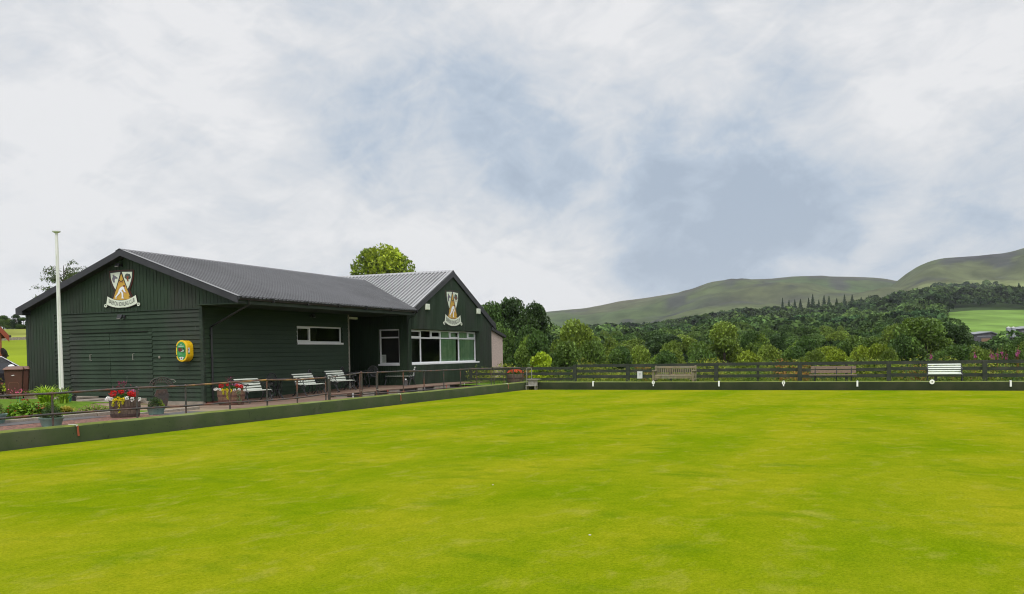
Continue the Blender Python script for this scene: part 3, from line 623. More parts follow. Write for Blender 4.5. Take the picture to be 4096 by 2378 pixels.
# windows
def window(P,a0,a1,z0,z1,set_,muls,trans=None,tops=(),openers=(),flip=False,sill=True,siz=(.05,.05),curt=None,depth=1.2,name='window'):
    b=nb(); fr=.052; o=-set_
    def bar(a,c,z,e,oo=0,th=.05): 
        pts=[P(a,z,o-th),P(c,e,o+oo)]; b.bb([min(p[i] for p in pts) for i in range(3)],[max(p[i] for p in pts) for i in range(3)])
    bar(a0,a1,z0,z0+fr); bar(a0,a1,z1-fr,z1); bar(a0,a0+fr,z0+fr,z1-fr); bar(a1-fr,a1,z0+fr,z1-fr)
    for m_ in muls: bar(m_-.03,m_+.03,z0+fr,z1-fr,.002)
    if trans: 
        xs=[a0]+list(muls)+[a1]
        for p,q in zip(xs,xs[1:]): bar(p+.03,q-.03,trans-.03,trans+.03,.004)
        for m_ in tops: bar(m_-.028,m_+.028,trans+.03,z1-fr,.003)
    for (p,q,z,e) in openers:
        k=.04
        bar(p,q,z,z+k,.02); bar(p,q,e-k,e,.02); bar(p,p+k,z+k,e-k,.02); bar(q-k,q,z+k,e-k,.02)
    w=b.build(name,'white_pvc',CL)
    # panes: between all bars
    xs=[a0+fr]+list(muls)+[a1-fr]; cells=[]
    if trans:
        cells+= [(p,q,z0+fr,trans) for p,q in zip(xs,xs[1:])]; ys=sorted(set(xs+list(tops))); cells+=[(p,q,trans,z1-fr) for p,q in zip(ys,ys[1:])]
    else: cells=[(p,q,z0+fr,z1-fr) for p,q in zip(xs,xs[1:])]
    for p,q,z,e in cells:
        g=nb(); g.add([P(p+.02,z+.02,o-.03),P(q-.02,z+.02,o-.03),P(q-.02,e-.02,o-.03),P(p+.02,e-.02,o-.03)],[(0,1,2,3)]); x=g.build('pane','glass',recalc=False); x.parent=w
    if sill:
        g=nb(); pts=[P(a0-.02,z0-.07,o-.02),P(a1+.02,z0,.05)]; g.bb([min(p_[i] for p_ in pts) for i in range(3)],[max(p_[i] for p_ in pts) for i in range(3)]); x=g.build('sill','white_pvc'); x.parent=w
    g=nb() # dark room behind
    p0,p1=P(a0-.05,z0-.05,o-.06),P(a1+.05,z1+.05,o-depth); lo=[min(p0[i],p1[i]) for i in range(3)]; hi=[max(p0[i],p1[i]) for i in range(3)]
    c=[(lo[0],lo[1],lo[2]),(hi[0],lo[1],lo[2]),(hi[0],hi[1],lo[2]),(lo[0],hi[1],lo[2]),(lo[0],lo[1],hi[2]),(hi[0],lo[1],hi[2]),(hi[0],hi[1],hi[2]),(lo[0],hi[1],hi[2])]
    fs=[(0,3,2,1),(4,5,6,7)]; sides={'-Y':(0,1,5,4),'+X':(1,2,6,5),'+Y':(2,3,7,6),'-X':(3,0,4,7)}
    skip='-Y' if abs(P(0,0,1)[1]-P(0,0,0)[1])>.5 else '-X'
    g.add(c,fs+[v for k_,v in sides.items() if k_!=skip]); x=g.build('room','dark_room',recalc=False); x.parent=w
    return w
w=window(Pf,33.22,40.0,1.11,2.565,.16,[34.39,36.27,38.15],2.215,[35.33,37.2,39.12],[(33.27,34.36,2.245,2.515),(35.36,36.24,2.245,2.515),(37.23,38.12,2.245,2.515),(39.15,39.95,2.245,2.515)],name='picture_window')
for a0,a1 in ((36.3,37.95),(38.25,39.9)):
    b=nb(); n=60; vs=[]
    for i in range(n+1):
        a=a0+(a1-a0)*i/n; o=YW+.25+.03*math.sin(i*1.35)+.02*math.sin(i*.6+a0); vs+=[(a,o,1.17),(a,o,2.5)]
    b.add(vs,[(2*i,2*i+2,2*i+3,2*i+1) for i in range(n)]); x=b.build('curtain','curtain',recalc=False,smooth=True); x.parent=w
window(Pl,27.13,30.07,2.0,2.612,.06,[28.0],None,(),[(27.18,27.97,2.05,2.56)],name='kitchen_window')
w=window(Ps,19.13,20.12,1.10,2.58,.07,[],2.23,(),name='porch_window')
b=nb(); b.add([Ps(20.07,1.13,-.13),Ps(19.85,1.13,-.13),Ps(19.85,1.50,-.13),Ps(20.07,1.50,-.13)],[(0,1,2,3)]); x=b.build('poster','paper',recalc=False); x.parent=w
b=nb()
for i in range(7): b.bb((XW+.128,19.88,1.18+i*.042),(XW+.1285,20.04-.02*(i%3),1.19+i*.042))
x=b.build('poster_text','ink'); x.parent=w
b=nb(); b.bb((XW+.3,19.25,1.05),(XW+.5,19.5,1.42)); x=b.build('cardboard_box','cardboard'); x.parent=w
# ---------------------------------------------------------------- crest signs
def text_mesh(txt,size,sx=1.0):
    cu=bpy.data.curves.new('lettering','FONT'); cu.body=txt; cu.size=size; cu.align_x='CENTER'; cu.offset=.0015; cu.resolution_u=3
    o=bpy.data.objects.new('tmp',cu); C.objects.link(o); bpy.context.view_layer.update(); dg=bpy.context.evaluated_depsgraph_get()
    me=bpy.data.meshes.new_from_object(o.evaluated_get(dg)); v=[(p.co.x*sx,p.co.y) for p in me.vertices]; f=[tuple(p.vertices) for p in me.polygons]
    bpy.data.objects.remove(o); bpy.data.meshes.remove(me); return v,f
def crest(name,label,loc,rz,sa,sb):
    root=thing(name,label,'sign',loc,rz,'crest signs on the clubhouse gables'); P=lambda a,z,o:(a*sa,-o,z*sb)
    def px(x,y): t=-.072+.024*(y-185)/800; return ((x-668)*.0015,1.2-((y-t*(x-668))-185)*.00113)
    def part(n,mt,polys,o0,o1,each=False):
        if each:
            for pl in polys: part(n,mt,[pl],o0,o1)
            return
        b=MB()
        for i,pl in enumerate(polys): b.plate(P,pl,o0,o1+.0008*i)
        return b.build(n,mt,root)
    side=[(.52,1.2),(.518,1.08),(.50,.95),(.46,.83),(.40,.69),(.325,.557),(.385,.42),(.45,.29)]
    outl=[(-a,z) for a,z in side][::-1]+[(0,1.215)]+side+[(.25,.23),(0,.20),(-.25,.23)]
    part('backing_board','crest_black',[outl],.0,.03); 
    g2=[(a*1.03,z*1.0+(.012 if z>1 else 0)) for a,z in outl]; part('gilt_edge','crest_red',[g2],.0,.026)
    wl=[(-.475,1.145),(-.035,1.165),(-.105,.98),(-.265,.60),(-.335,.69),(-.41,.84),(-.455,.98)]; part('shield_field','cream',[wl,[(-a,z) for a,z in wl][::-1]],.03,.034,True)
    part('cone_field','gold',[[(0,1.10),(.088,.90),(.385,.285),(.2,.255),(0,.245),(-.2,.255),(-.385,.285),(-.088,.90)]],.03,.035)
    arc=[(.105*math.sin(t),.985-.115*math.cos(t)) for t in np.linspace(-.85,.85,9)]; arc2=[(a*1.22,z-.024) for a,z in arc]; 
    part('arc_line','crest_black',[arc+arc2[::-1]],.035,.039)
    wolf=[px(*p) for p in ((430,290),(442,322),(460,285),(472,328),(500,338),(530,362),(566,385),(552,402),(560,418),(535,428),(520,405),(492,418),(474,450),(474,490),(488,520),(462,512),(466,540),(432,520),(410,475),(403,430),(405,395),(425,362),(418,325))]
    part('wolf_head','wolf_grey',[wolf],.034,.038)
    tree=[px(858+90*math.cos(t)*(1+.10*math.sin(5*t)+.05*math.sin(11*t)),352+88*math.sin(t)*(1+.08*math.cos(7*t))) for t in np.linspace(0,2*math.pi,26)[:-1]]
    part('tree_crown','tree_emblem',[tree],.034,.038); part('tree_trunk','trunk_emblem',[[px(*p) for p in ((845,420),(825,370),(800,350),(835,358),(850,320),(862,355),(890,330),(885,368),(868,420),(872,455),(888,488),(832,488),(845,455))]],.034,.0395)
    body=[[px(*p) for p in ((592,742),(625,690),(670,650),(715,640),(740,668),(735,700),(700,730),(655,772),(615,765))],[px(*p) for p in ((705,690),(742,670),(768,760),(790,800),(775,815),(742,790),(712,730))],
          [px(*p) for p in ((592,745),(650,775),(612,850),(560,900),(515,945),(495,925),(545,860),(575,800))],[px(*p) for p in ((635,775),(665,765),(712,815),(716,880),(712,960),(672,960),(675,880),(668,830))],
          [px(*p) for p in ((490,910),(512,945),(520,990),(495,992))],[px(*p) for p in ((668,962),(712,955),(745,985),(668,988))]]
    def grow(p,k):
        ca=sum(q[0] for q in p)/len(p); cz=sum(q[1] for q in p)/len(p); return [(ca+(a-ca)*(1+k),cz+(z-cz)*(1+k*.8)) for a,z in p]
    part('figure_outline','wolf_grey',[grow(p,.13) for p in body],.035,.0375); part('bowler_figure','bowler_white',body,.036,.0445)
    part('bowler_hand','skin_paint',[[px(*p) for p in ((778,812),(800,795),(822,820),(800,848))]],.036,.042); part('bowler_face','skin_paint',[[px(*p) for p in ((722,640),(772,640),(765,680),(740,690))]],.036,.042)
    part('bowler_cap','crest_red',[[px(750+30*math.cos(t),622+28*math.sin(t)) for t in np.linspace(0,2*math.pi,13)[:-1]]],.036,.0448)
    part('bowl','crest_black',[[px(890+17*math.cos(t),942+19*math.sin(t)) for t in np.linspace(0,2*math.pi,13)[:-1]]],.035,.041)
    # ribbon
    def arcz(a,z): return z+.155*(a/.62)**2
    n=16; As=[-.62+1.24*i/n for i in range(n+1)]; top=[(a,arcz(a,.225)) for a in As]; bot=[(a*1.1,arcz(a,-.005)-.03*abs(a/.62)) for a in As]
    part('ribbon','cream',[top+bot[::-1],[(.72+.06*math.cos(t),.075+.055*math.sin(t)) for t in np.linspace(0,2*math.pi,15)[:-1]],[(-.72+.06*math.cos(t),.075+.055*math.sin(t)) for t in np.linspace(0,2*math.pi,15)[:-1]]],.02,.048)
    part('ribbon_edge','crest_black',[[(a,z+.008) for a,z in top]+[(a*1.02,z-.018) for a,z in bot[::-1]]],.005,.044)
    part('curl_line','ink',[[(s*.72+.03*math.cos(t),.08+.02*math.sin(t)) for t in np.linspace(0,2*math.pi,9)[:-1]] for s in (1,-1)],.048,.052,True)
    v,f=text_mesh('BALFRON BOWLING CLUB',.20,.5); w_=max(a for a,_ in v); k=.565/w_
    b=MB(); b.add([P(a*k*(1+.08*(.1-z)),arcz(a*k,.040)+z,.0515) for a,z in v],f); b.build('lettering','ink',root,recalc=False)
    v,f=text_mesh('EST. 1903',.07,.62); b=MB(); b.add([P(a,.80+z,.0375) for a,z in v],f); b.build('small_lettering','trunk_emblem',root,recalc=False)
    return root
crest('crest_sign','bowling club crest on the left gable end above the garage doors, under a small floodlight',(XA-.038,23.307,3.195),R(-90),1.0,1.0)
crest('crest_sign','bowling club crest over the wide white window on the right-hand gable',(37.13,YW-.024,2.80),0,1.235,1.345)
# ---------------------------------------------------------------- fittings on the walls
t=thing('defibrillator_cabinet','yellow defibrillator cabinet with green oval front on the clapboard wall','cabinet',(XA-.026,20.60,1.38))
def capsule(w,h,n=12): r=w/2; return [(r*math.cos(a),h-r+r*math.sin(a)) for a in np.linspace(0,math.pi,n)]+[(r*math.cos(a),r+r*math.sin(a)) for a in np.linspace(math.pi,2*math.pi,n)]
PA=lambda a,z,o:(-o,-a,z)
b=MB(); b.plate(PA,capsule(.44,.67),0,.25); b.build('case','aed_yellow',t,bevel=.02)
b=MB(); rim=capsule(.46,.69); rim=[(a,z-.01) for a,z in rim]; b.plate(PA,rim,.25,.30); b.build('rim','aed_yellow',t,bevel=.018)
b=MB(); b.plate(PA,[(a,z+.045) for a,z in capsule(.35,.58)],.30,.305); b.build('door_panel','aed_green',t)
b=MB(); b.plate(PA,[(-.12,.33),(-.02,.30),(0.02,.34),(0.02,.44),(-.13,.44)],.305,.309); b.build('view_port','aed_red',t)
b=MB(); b.plate(PA,[(.07,.30),(.13,.30),(.13,.44),(.07,.44)],.305,.325); b.mi=1; b.plate(PA,[(.0,.315),(.12,.325),(.12,.335),(.0,.327)],.325,.332); b.plate(PA,[(.07,.352),(.13,.352),(.13,.37),(.07,.37)],.325,.33); b.build('latch',['ink','label_white'],t)
for pl_ in ([(-.11,.48),(.1,.48),(.1,.50),(-.11,.50)],[(-.03,.53),(.0,.52),(.02,.56),(0,.55)],[(-.1,.24),(.04,.235),(.04,.24),(-.1,.246)],[(-.12,.12),(-.05,.10),(-.05,.14)],[(.12,.12),(.05,.10),(.05,.14)]): b=MB(); b.plate(PA,pl_,.305,.308); b.build('printing','label_white',t)
b=MB(); b.plate(PA,[(-.05,.06),(.05,.06),(.05,.15),(-.05,.15)],.305,.310); b.mi=1; b.plate(PA,[(-.025+.0,.09),(.025,.09),(.025,.13),(-.025,.13)],.310,.311); b.build('pictogram',['label_white','aed_red'],t)
b=MB(); b.box((-.24,-.221,.34),(.13,.004,.2)); b.mi=1; b.box((-.24,-.2235,.37),(.03,.002,.04)); b.mi=2; b.box((-.24,-.2235,.265),(.13,.002,.04)); b.build('side_label',['label_white','ink','aed_green'],t)
for zh in (.48,.2): b=MB(); b.box((-.295,.22,zh),(.03,.06,.05)); b.build('hinge','ink',t)
def flood(label,loc,rz=0,s=1.0,down=False):
    t=thing('floodlight',label,'floodlight',loc,rz,'floodlights on the clubhouse'); 
    b=MB(); b.box((0,-.02,0),(.06*s,.04,.10*s)); b.tube([(0,-.03,0),(0,-.10*s,-.02*s),(0,-.14*s,.0)],.012,6); b.build('bracket','gutter',t)
    b=MB(); b.box((-.02*s,-.17*s,.0),(.17*s,.05*s,.13*s),0,0,R(-25)); b.box((-.02*s,-.14*s,.01*s),(.12*s,.06*s,.08*s),0,0,R(-25)); b.build('housing','gutter',t,bevel=.006)
    b=MB(); b.box((-.02*s,-.197*s,-.012*s),(.14*s,.006,.10*s),0,0,R(-25)); b.build('lens','steel_grey',t); return t
flood('small black floodlight high under the left gable peak',(XA-.036,23.3,4.58),R(-90),1.0)
flood('small black floodlight above the garage doors, below the crest sign',(XA-.024,23.25,2.88),R(-90),1.15)
flood('small floodlight under the canopy near the narrow kitchen window',(27.95,YL-.015,3.0),0,1.0)
def wallbox(name,label,c,d,mt='cream',g=None):
    t=thing(name,label,'box',c); b=MB(); b.box((0,-d[1]/2,0),d); b.build('cover',mt,t,bevel=.02); b=MB(); b.box((0,-.004,-.01),(d[0]*1.05,.008,d[2]*1.05)); b.build('back_plate','gutter',t); return tag(t,group=g)
wallbox('alarm_box','pale box on the right-hand gable, left of the crest',(34.62,YW-.022,3.57),(.33,.11,.26),g='pale boxes beside the crest')
wallbox('alarm_box','pale box on the right-hand gable, right of the crest',(39.90,YW-.022,3.57),(.33,.11,.26),g='pale boxes beside the crest')
t=wallbox('bulkhead_lamp','pale oblong lamp at the porch corner beneath the canopy',(30.8,YL-.02,3.0),(.5,.1,.09))
wallbox('switch_box','small grey switch box on the clapboards beside the garage door',(0,0,0),(.07,.05,.09),'steel_grey'); bpy.data.objects['switch_box'].location=(XA-.02,21.789,1.53); bpy.data.objects['switch_box'].rotation_euler=(0,0,R(-90))
# ---------------------------------------------------------------- flagpole
t=thing('flagpole','tall tapering white flagpole in front of the left gable','flagpole',(16.91,20.0,tz(16.91,20)))
z0=tz(16.91,20); b=MB(); b.tube([(0,0,-.05),(0,0,1.5),(0,0,4.80-z0)],[.062,.056,.036],12); b.build('pole','pole_paint',t,smooth=True)
b=MB(); b.lathe([(.02,4.78-z0),(.04,4.80-z0),(.10,4.83-z0),(.105,4.85-z0),(.03,4.86-z0)],16); b.build('finial','cream',t,smooth=True)
b=MB(); b.tube([(-.055,-.03,3.9),(-.05,-.04,2.0),(-.07,-.045,.6),(-.055,-.04,.42)],.006,5); b.tube([(-.05,-.04,.42),(-.09,-.05,.3),(-.07,-.05,.2),(-.03,-.06,.22),(-.05,-.06,.38)],.008,5); b.build('halyard','cream',t)
b=MB(); b.tube([(-.08,-.07,.36),(.0,-.075,.38)],.012,6); b.box((-.03,-.06,.37),(.03,.04,.08)); b.build('cleat','steel_grey',t)
# ---------------------------------------------------------------- pipe railings
def railing(label,pts,tops,lows,group=None,mt='rail_iron',curved=False,flaky=None,base=.05,name='pipe_railing'):
    x0,y0=pts[0]; t=thing(name,label,'railing',(x0,y0,base),0,group)
    for i,((x,y),h) in enumerate(zip(pts,tops)):
        if curved and i==len(pts)-1: continue
        b=MB(); b.tube([(x-x0,y-y0,0),(x-x0,y-y0,h-base)],.019,8); b.ball((x-x0,y-y0,h-base),.034,8); b.ball((x-x0,y-y0,lows[i]-base),.031,8); b.build('post',mt,t,smooth=True)
    P1=[(x-x0,y-y0,h-base) for (x,y),h in zip(pts,tops)]; P2=[(x-x0,y-y0,h-base) for (x,y),h in zip(pts,lows)]
    if curved:
        e=Vector(P1[-1]); d=(e-Vector(P1[-2])).normalized(); P1=P1[:-1]+[e-d*.30+Vector((0,0,0)),e-d*.12-Vector((0,0,.03)),e-d*.03-Vector((0,0,.10)),e-Vector((0,0,.22)),(e.x,e.y,0)]
    if flaky:
        k=flaky; b=MB(); b.tube(P1[:k+1],.021,8); b.build('top_rail',mt,t,smooth=True); b=MB(); b.tube(P1[k:],.021,8); b.build('top_rail','rail_iron_flaked',t,smooth=True)
    else:
        b=MB(); b.tube(P1,.021,8); b.build('top_rail',mt,t,smooth=True)
    b=MB(); b.tube(P2,.019,8); b.build('lower_rail',mt,t,smooth=True); return t
Y0=14.03
railing('longest rusty pipe railing, past the flower barrel and pots on the left',[(x,Y0) for x in (7.2,9.3,11.66,13.64,15.0,16.40,17.74,18.95,20.21)],[.89,.895,.887,.907,.894,.913,.927,.893,.906],[.5,.5,.51,.488,.455,.453,.42,.423,.466],flaky=4)
def gate(label,xa,xb,za,zb,la,lb,two=True):
    t=thing('pipe_gate',label,'gate',(xa,Y0,.05))
    b=MB(); b.box((.05,0,.40),(.09,.03,.85)); b.build('hinge_post','rail_iron',t) if two else None
    b=MB(); b.tube([(.0 if not two else .1,0,la-.05),(.0 if not two else .1,0,za-.05),(xb-xa,0,zb-.05),(xb-xa,0,lb-.05-.1),],.018,8); b.build('frame','rail_iron',t,smooth=True)
    b=MB(); b.tube([(.05,0,la-.05),(xb-xa,0,lb-.05)],.017,8); b.build('lower_rail','rail_iron',t,smooth=True)
    b=MB(); b.tube([(xb-xa-.02,-.02,.42),(xb-xa+.05,-.05,.42),(xb-xa+.07,-.05,.36)],.009,6); b.build('latch','steel_grey',t)
    for z in (.3,.75): pass
    return t
gate('low pipe gate with a flat hinge post in front of the third slatted bench',20.32,21.90,.905,.985,.40,.36)
gate('short narrow pipe gate in front of the porch chairs',22.02,22.80,.985,.98,.36,.365,False)
b=MB(); b.tube([(21.98,Y0,.02),(21.98,Y0,1.0)],.022,8); b.ball((21.98,Y0,1.0),.034,8); tag(b.build('gate_post','rail_iron',smooth=True),'round iron gate post standing between the two pipe gates','post')
railing('pipe railing in front of the wide clubhouse window',[(x,Y0) for x in (22.87,24.40,25.75,27.16,28.45,29.81,31.10)],[.98,.977,.945,.94,.935,.93,.912],[.363,.33,.332,.325,.30,.30,.289])
railing('short pipe railing with a curved end by the corner of the green',[(31.37,Y0),(32.34,Y0),(33.32,Y0),(34.30,Y0)],[.912,.909,.89,.872],[.25,.262,.245,.22],curved=True)
# ---------------------------------------------------------------- pegs and markers on the banks
def hook(label,loc,mt2,rz,g):
    t=thing('bank_marker',label,'marker',loc,rz,g); b=MB(); b.box((0,.10,.012),(.03,.22,.006)); b.box((0,.0,.0),(.03,.006,.03)); b.build('clip','peg_white',t)
    b=MB(); b.box((.012,-.012,-.10),(.042,.006,.19),0,R(-8),R(4)); b.build('tongue',mt2,t,bevel=.004); return t
for x,l in ((11.79,'red hook marker on the left bank beside the railing, nearest the camera'),(23.43,'red hook marker midway along the left bank, before the porch'),(31.68,'red hook marker on the left bank near the corner with the steps')):
    hook(l,(x,13.585,.30),'peg_red',0,'red hook markers on the left bank')
pl=[(10.75,0,'left of the wooden bench'),(8.33,1,''),(5.84,0,'right of the wooden bench'),(3.52,2,''),(1.02,0,'right of the two-plank bench'),(-1.36,3,''),(-3.72,0,'right of the small white-slatted bench')]
for y,k,w in pl:
    if k==0:
        t=thing('bank_marker','plain white peg over the far bank, '+w,'marker',(33.60,y,.30),R(-90),'white markers on the far bank')
        b=MB(); b.box((0,.05,.02),(.06,.14,.02)); b.box((0,-.012,-.07),(.06,.014,.2)); b.tube([(0,-.012,.01),(0,.02,.024)],.02,6); b.build('peg','peg_white',t,bevel=.006)
    else:
        lab={1:'white number disc at the foot of the wooden bench on the far bank',2:'white number disc with a dark ring midway between the wooden and two-plank benches',3:'round white disc reading 3 below the white-slatted bench'}[k]
        t=thing('number_disc',lab,'marker',(33.60,y,.30),R(-90),'white markers on the far bank')
        cz={1:-.02,2:-.035,3:-.005}[k]; b=MB(); b.plate(lambda a,z,o:(a,-o,z),[((.085 if k==3 else .06)*math.cos(q),cz+(.085 if k==3 else .075)*math.sin(q)) for q in np.linspace(0,2*math.pi,9)[:-1]],.0,.012); b.build('disc','peg_white',t)
        b=MB(); b.box((0,.02,.03),(.05,.1,.02)); 
        if k!=3: b.box((0,-.004,-.13),(.04,.01,.06))
        b.build('peg','peg_white',t)
        v,f=text_mesh('3' if k==3 else ('1' if k==1 else '2'),.11,.8); b=MB(); b.add([(a,-.0135,cz-.038+z) for a,z in v],f); b.build('numeral','ink',t,recalc=False)
# ---------------------------------------------------------------- gully wall with its blocks and plates
t=thing('gully_wall','low block wall with dark recesses behind the railing by the wide window','low wall',(24.9,16.95,-.05)); tag(t,cat='low wall')
b=MB(); b.bb((0,.02,0),(13,.25,.25)); b.build('backing','concrete_dark',t)
x=0; k=0
while x<12.4:
    w_=random.uniform(.35,.8); b=MB(); b.bb((x,-.06,0),(x+w_,.02,.245)); b.build('block','concrete',t,bevel=.006); x+=w_+random.choice([.02,1.0,1.4])
b=MB(); b.bb((-.1,-.07,.245),(13,.25,.275)); b.build('coping','paving_red',t)
for x,mt_,l in ((25.9,'label_white','first white plate on the gully wall, nearest the pipe gates'),(28.2,'peg_red','red plate on the gully wall by the porch corner'),(31.0,'label_white','white plate on the gully wall below the left part of the wide window'),(32.9,'peg_red','red plate on the gully wall below the middle of the wide window'),(34.6,'label_white','white plate on the gully wall below the right part of the wide window'),(36.1,'label_white','last white plate on the gully wall, nearest the pebbledash')):
    b=MB(); b.box((0,0,0),(.06,.01,.16)); o=b.build('marker_plate',mt_); o.location=(x,16.872,.13); tag(o,l,'marker','plates along the gully wall')
# ---------------------------------------------------------------- benches
def slat_bench(label,loc,rz=0,group=None,L_=1.18,color='white_paint'):
    t=thing('slatted_bench',label,'bench',loc,rz,group)
    # profile of the iron ends (y depth, z): front edge at y=0, back at +y
    prof=[(-.02,.335),(.03,.372),(.12,.385),(.24,.365),(.34,.35),(.40,.385),(.445,.48),(.49,.60),(.53,.70),(.575,.745),(.62,.735),(.635,.70)]
    sl=[(.03,.385,-8),(.125,.398,2),(.235,.385,8)]; bk=[(.395,.42,62),(.425,.50,70),(.462,.585,70),(.50,.665,68),(.555,.745,25)]
    for i,(y,z,a) in enumerate(sl+bk):
        b=MB(); b.box((L_/2,y,z),(L_-.03,.075 if i==7 else .056,.018),0,0,R(a)); b.build('slat',color,t,bevel=.004)
    for x in (.0,L_):
        b=MB(); b.tube([(x,y,z-.012) for y,z in prof],.019,6)
        b.tube([(x,.03,.37),(x,.06,.25),(x,.02,.10),(x,-.04,.012),(x,-.09,.01)],[.024,.021,.020,.024,.018],6)
        b.tube([(x,.37,.36),(x,.35,.25),(x,.42,.11),(x,.50,.012),(x,.55,.01)],[.024,.021,.020,.024,.018],6)
        b.tube([(x,.04,.12),(x,.12,.26),(x,.21,.29),(x,.30,.26),(x,.41,.13)],.015,6)
        for q in range(3): 
            c=(.12+q*.09,.31+.01*(q%2)); b.tube([(x,c[0]+.03*math.cos(a),c[1]+.025*math.sin(a)) for a in np.linspace(0,2*math.pi,8)],.006,5,False)
        b.build('end_frame','black_iron',t)
        b=MB(); b.tube([(x,.47,.60),(x,.36,.63),(x,.22,.60),(x,.08,.58),(x,.0,.60),(x,-.03,.57),(x,.0,.545),(x,.05,.56)],.014,6); b.tube([(x,.06,.56),(x,.10,.48),(x,.05,.40)],.012,6)
        for cy,cz,r in ((.16,.52,.045),(.26,.50,.05),(.34,.55,.035)): b.tube([(x,cy+r*math.cos(a),cz+r*math.sin(a)) for a in np.linspace(0,2*math.pi,9)],.007,5,False)
        b.build('armrest','black_iron',t)
    return t
G='white slatted benches along the clubhouse wall'
b1=slat_bench('white slatted iron bench beside the barrel planter, nearest the downpipe',(22.63,18.62,.03),R(.4),G)
for o_,l in (((25.62,18.62,.11),'white slatted iron bench between two iron chairs, middle of the three by the wall'),((27.58,18.62,.17),'white slatted iron bench next to the porch corner below the kitchen window')):
    copy_tree(b1,o_,R(.4),l)
copy_tree(b1,(35.05,-1.30,.17),R(-90),'white slatted bench before the far fence, at the right'); bpy.data.objects[-1] if 0 else None
for o_ in C.objects:
    if o_.get('label','').startswith('white slatted bench before'): 
        if 'group' in o_: del o_['group']
        o_.location=(34.98,-1.28,.16); o_.scale=(.93,1,.93)
# porch bench: seen from its end, one pale slat catches the light
copy_tree(b1,(32.86,19.78,.20),R(-90),'white slatted iron bench inside the dark porch under the porch window')
# teak bench
t=thing('wooden_bench','weathered high-backed wooden bench with armrests before the far fence','bench',(35.0,8.72,.16),R(-90)); W_=1.66
for x in (0.03,W_-.03):
    b=MB(); b.box((x,.5,.36),(.07,.07,.74),0,0,R(-4)); b.build('leg','oak_old',t,bevel=.006); b=MB(); b.box((x,.03,.26),(.07,.07,.52)); b.build('leg','oak_old',t,bevel=.006)
    b=MB(); b.box((x,.24,.525),(.09,.56,.035)); b.tube([(x,-.05,.515),(x,.0,.535)],.03,6); b.build('armrest','oak_old',t,bevel=.006)
    b=MB(); b.box((x,.26,.20),(.04,.42,.06)); b.build('side_rail','oak_old',t)
b=MB(); b.box((W_/2,.04,.27),(W_-.12,.035,.09)); b.prism([(.07,.23),(.2,.17),(.07,.17)],.02,.055); b.prism([(W_-.07,.23),(W_-.07,.17),(W_-.2,.17)],.02,.055); b.build('front_rail','oak_old',t)
for i in range(5): b=MB(); b.box((W_/2,.06+i*.095,.335),(W_-.1,.075,.025)); b.build('seat_slat','oak_old',t,bevel=.004)
b=MB(); b.box((W_/2,.512,.665),(W_-.13,.035,.085),0,0,R(-4)); b.build('top_rail','oak_old',t,bevel=.005)
b=MB(); b.box((W_/2,.495,.365),(W_-.13,.035,.05),0,0,R(-4)); b.build('bottom_rail','oak_old',t)
for i in range(20): b=MB(); b.box((.115+i*(W_-.23)/19,.503,.51),(.035,.02,.26),0,0,R(-4)); b.build('back_slat','oak_old',t)
# two plank bench
t=thing('plank_bench','low brown bench with two wide back planks before the far fence','bench',(35.0,2.72,.16),R(-90))
for z,y in ((.605,.44),(.455,.41)): b=MB(); b.box((.8,y,z),(1.6,.03,.115),0,0,R(-8)); b.build('back_plank','pine_old',t,bevel=.005)
for y in (.04,.17,.30): b=MB(); b.box((.8,y,.335),(1.66,.11,.03)); b.build('seat_plank','pine_old',t,bevel=.004)
for x in (.16,.92,1.44): b=MB(); b.tube([(x,.10,0),(x,.14,.32)],.022,6); b.tube([(x,.36,0),(x,.36,.33),(x,.46,.66)],.022,6); b.build('leg','black_iron',t)
# ---------------------------------------------------------------- iron tables and chairs
def chair(label,loc,rz,group='cast iron chairs under the canopy'):
    t=thing('garden_chair',label,'chair',loc,rz,group)
    b=MB(); b.lathe([(.0,.40),(.19,.40),(.205,.415),(.19,.43),(.0,.43)],18); b.build('seat','black_iron',t)
    b=MB(); arch=[(.20*math.cos(a)*1.0,.17+.0*math.sin(a),.62+.24*math.sin(a)) for a in np.linspace(0,math.pi,13)]; arch=[(.19,.15,.42)]+[(x,y+.05*(z-.42),z) for x,y,z in arch]+[(-.19,.15,.42)]
    b.tube(arch,.019,6)
    for i in range(-3,4):
        x=i*.055; h=.62+.24*math.sqrt(max(0,1-(x/.2)**2)); b.tube([(x*.3,.16,.44),(x,.17,.60),(x*.75,.18,h)],.011,5)
    for z,r in ((.60,.055),(.70,.07),(.52,.045)): b.tube([(r*math.cos(a)*1.3,.175,z+r*math.sin(a)*.8) for a in np.linspace(0,2*math.pi,11)],.007,5,False)
    for s_ in (-1,1):
        b.tube([(s_*.1+.05*math.cos(a),.176,.66+.05*math.sin(a)) for a in np.linspace(0,2*math.pi,9)],.006,5,False)
    b.build('backrest','black_iron',t)
    for x,y in ((-.15,-.14),(.15,-.14),(-.15,.14),(.15,.14)):
        b=MB(); b.tube([(x,y,.41),(x*1.05,y*1.05,.28),(x*.9,y*.9,.15),(x*1.3,y*1.35,0)],[.019,.017,.016,.018],6); b.build('leg','black_iron',t)
    for s_ in (-1,1):
        b=MB(); b.tube([(s_*.19,.16,.62),(s_*.22,.02,.60),(s_*.21,-.14,.57),(s_*.18,-.13,.42)],.011,6); b.build('armrest','black_iron',t)
    return t
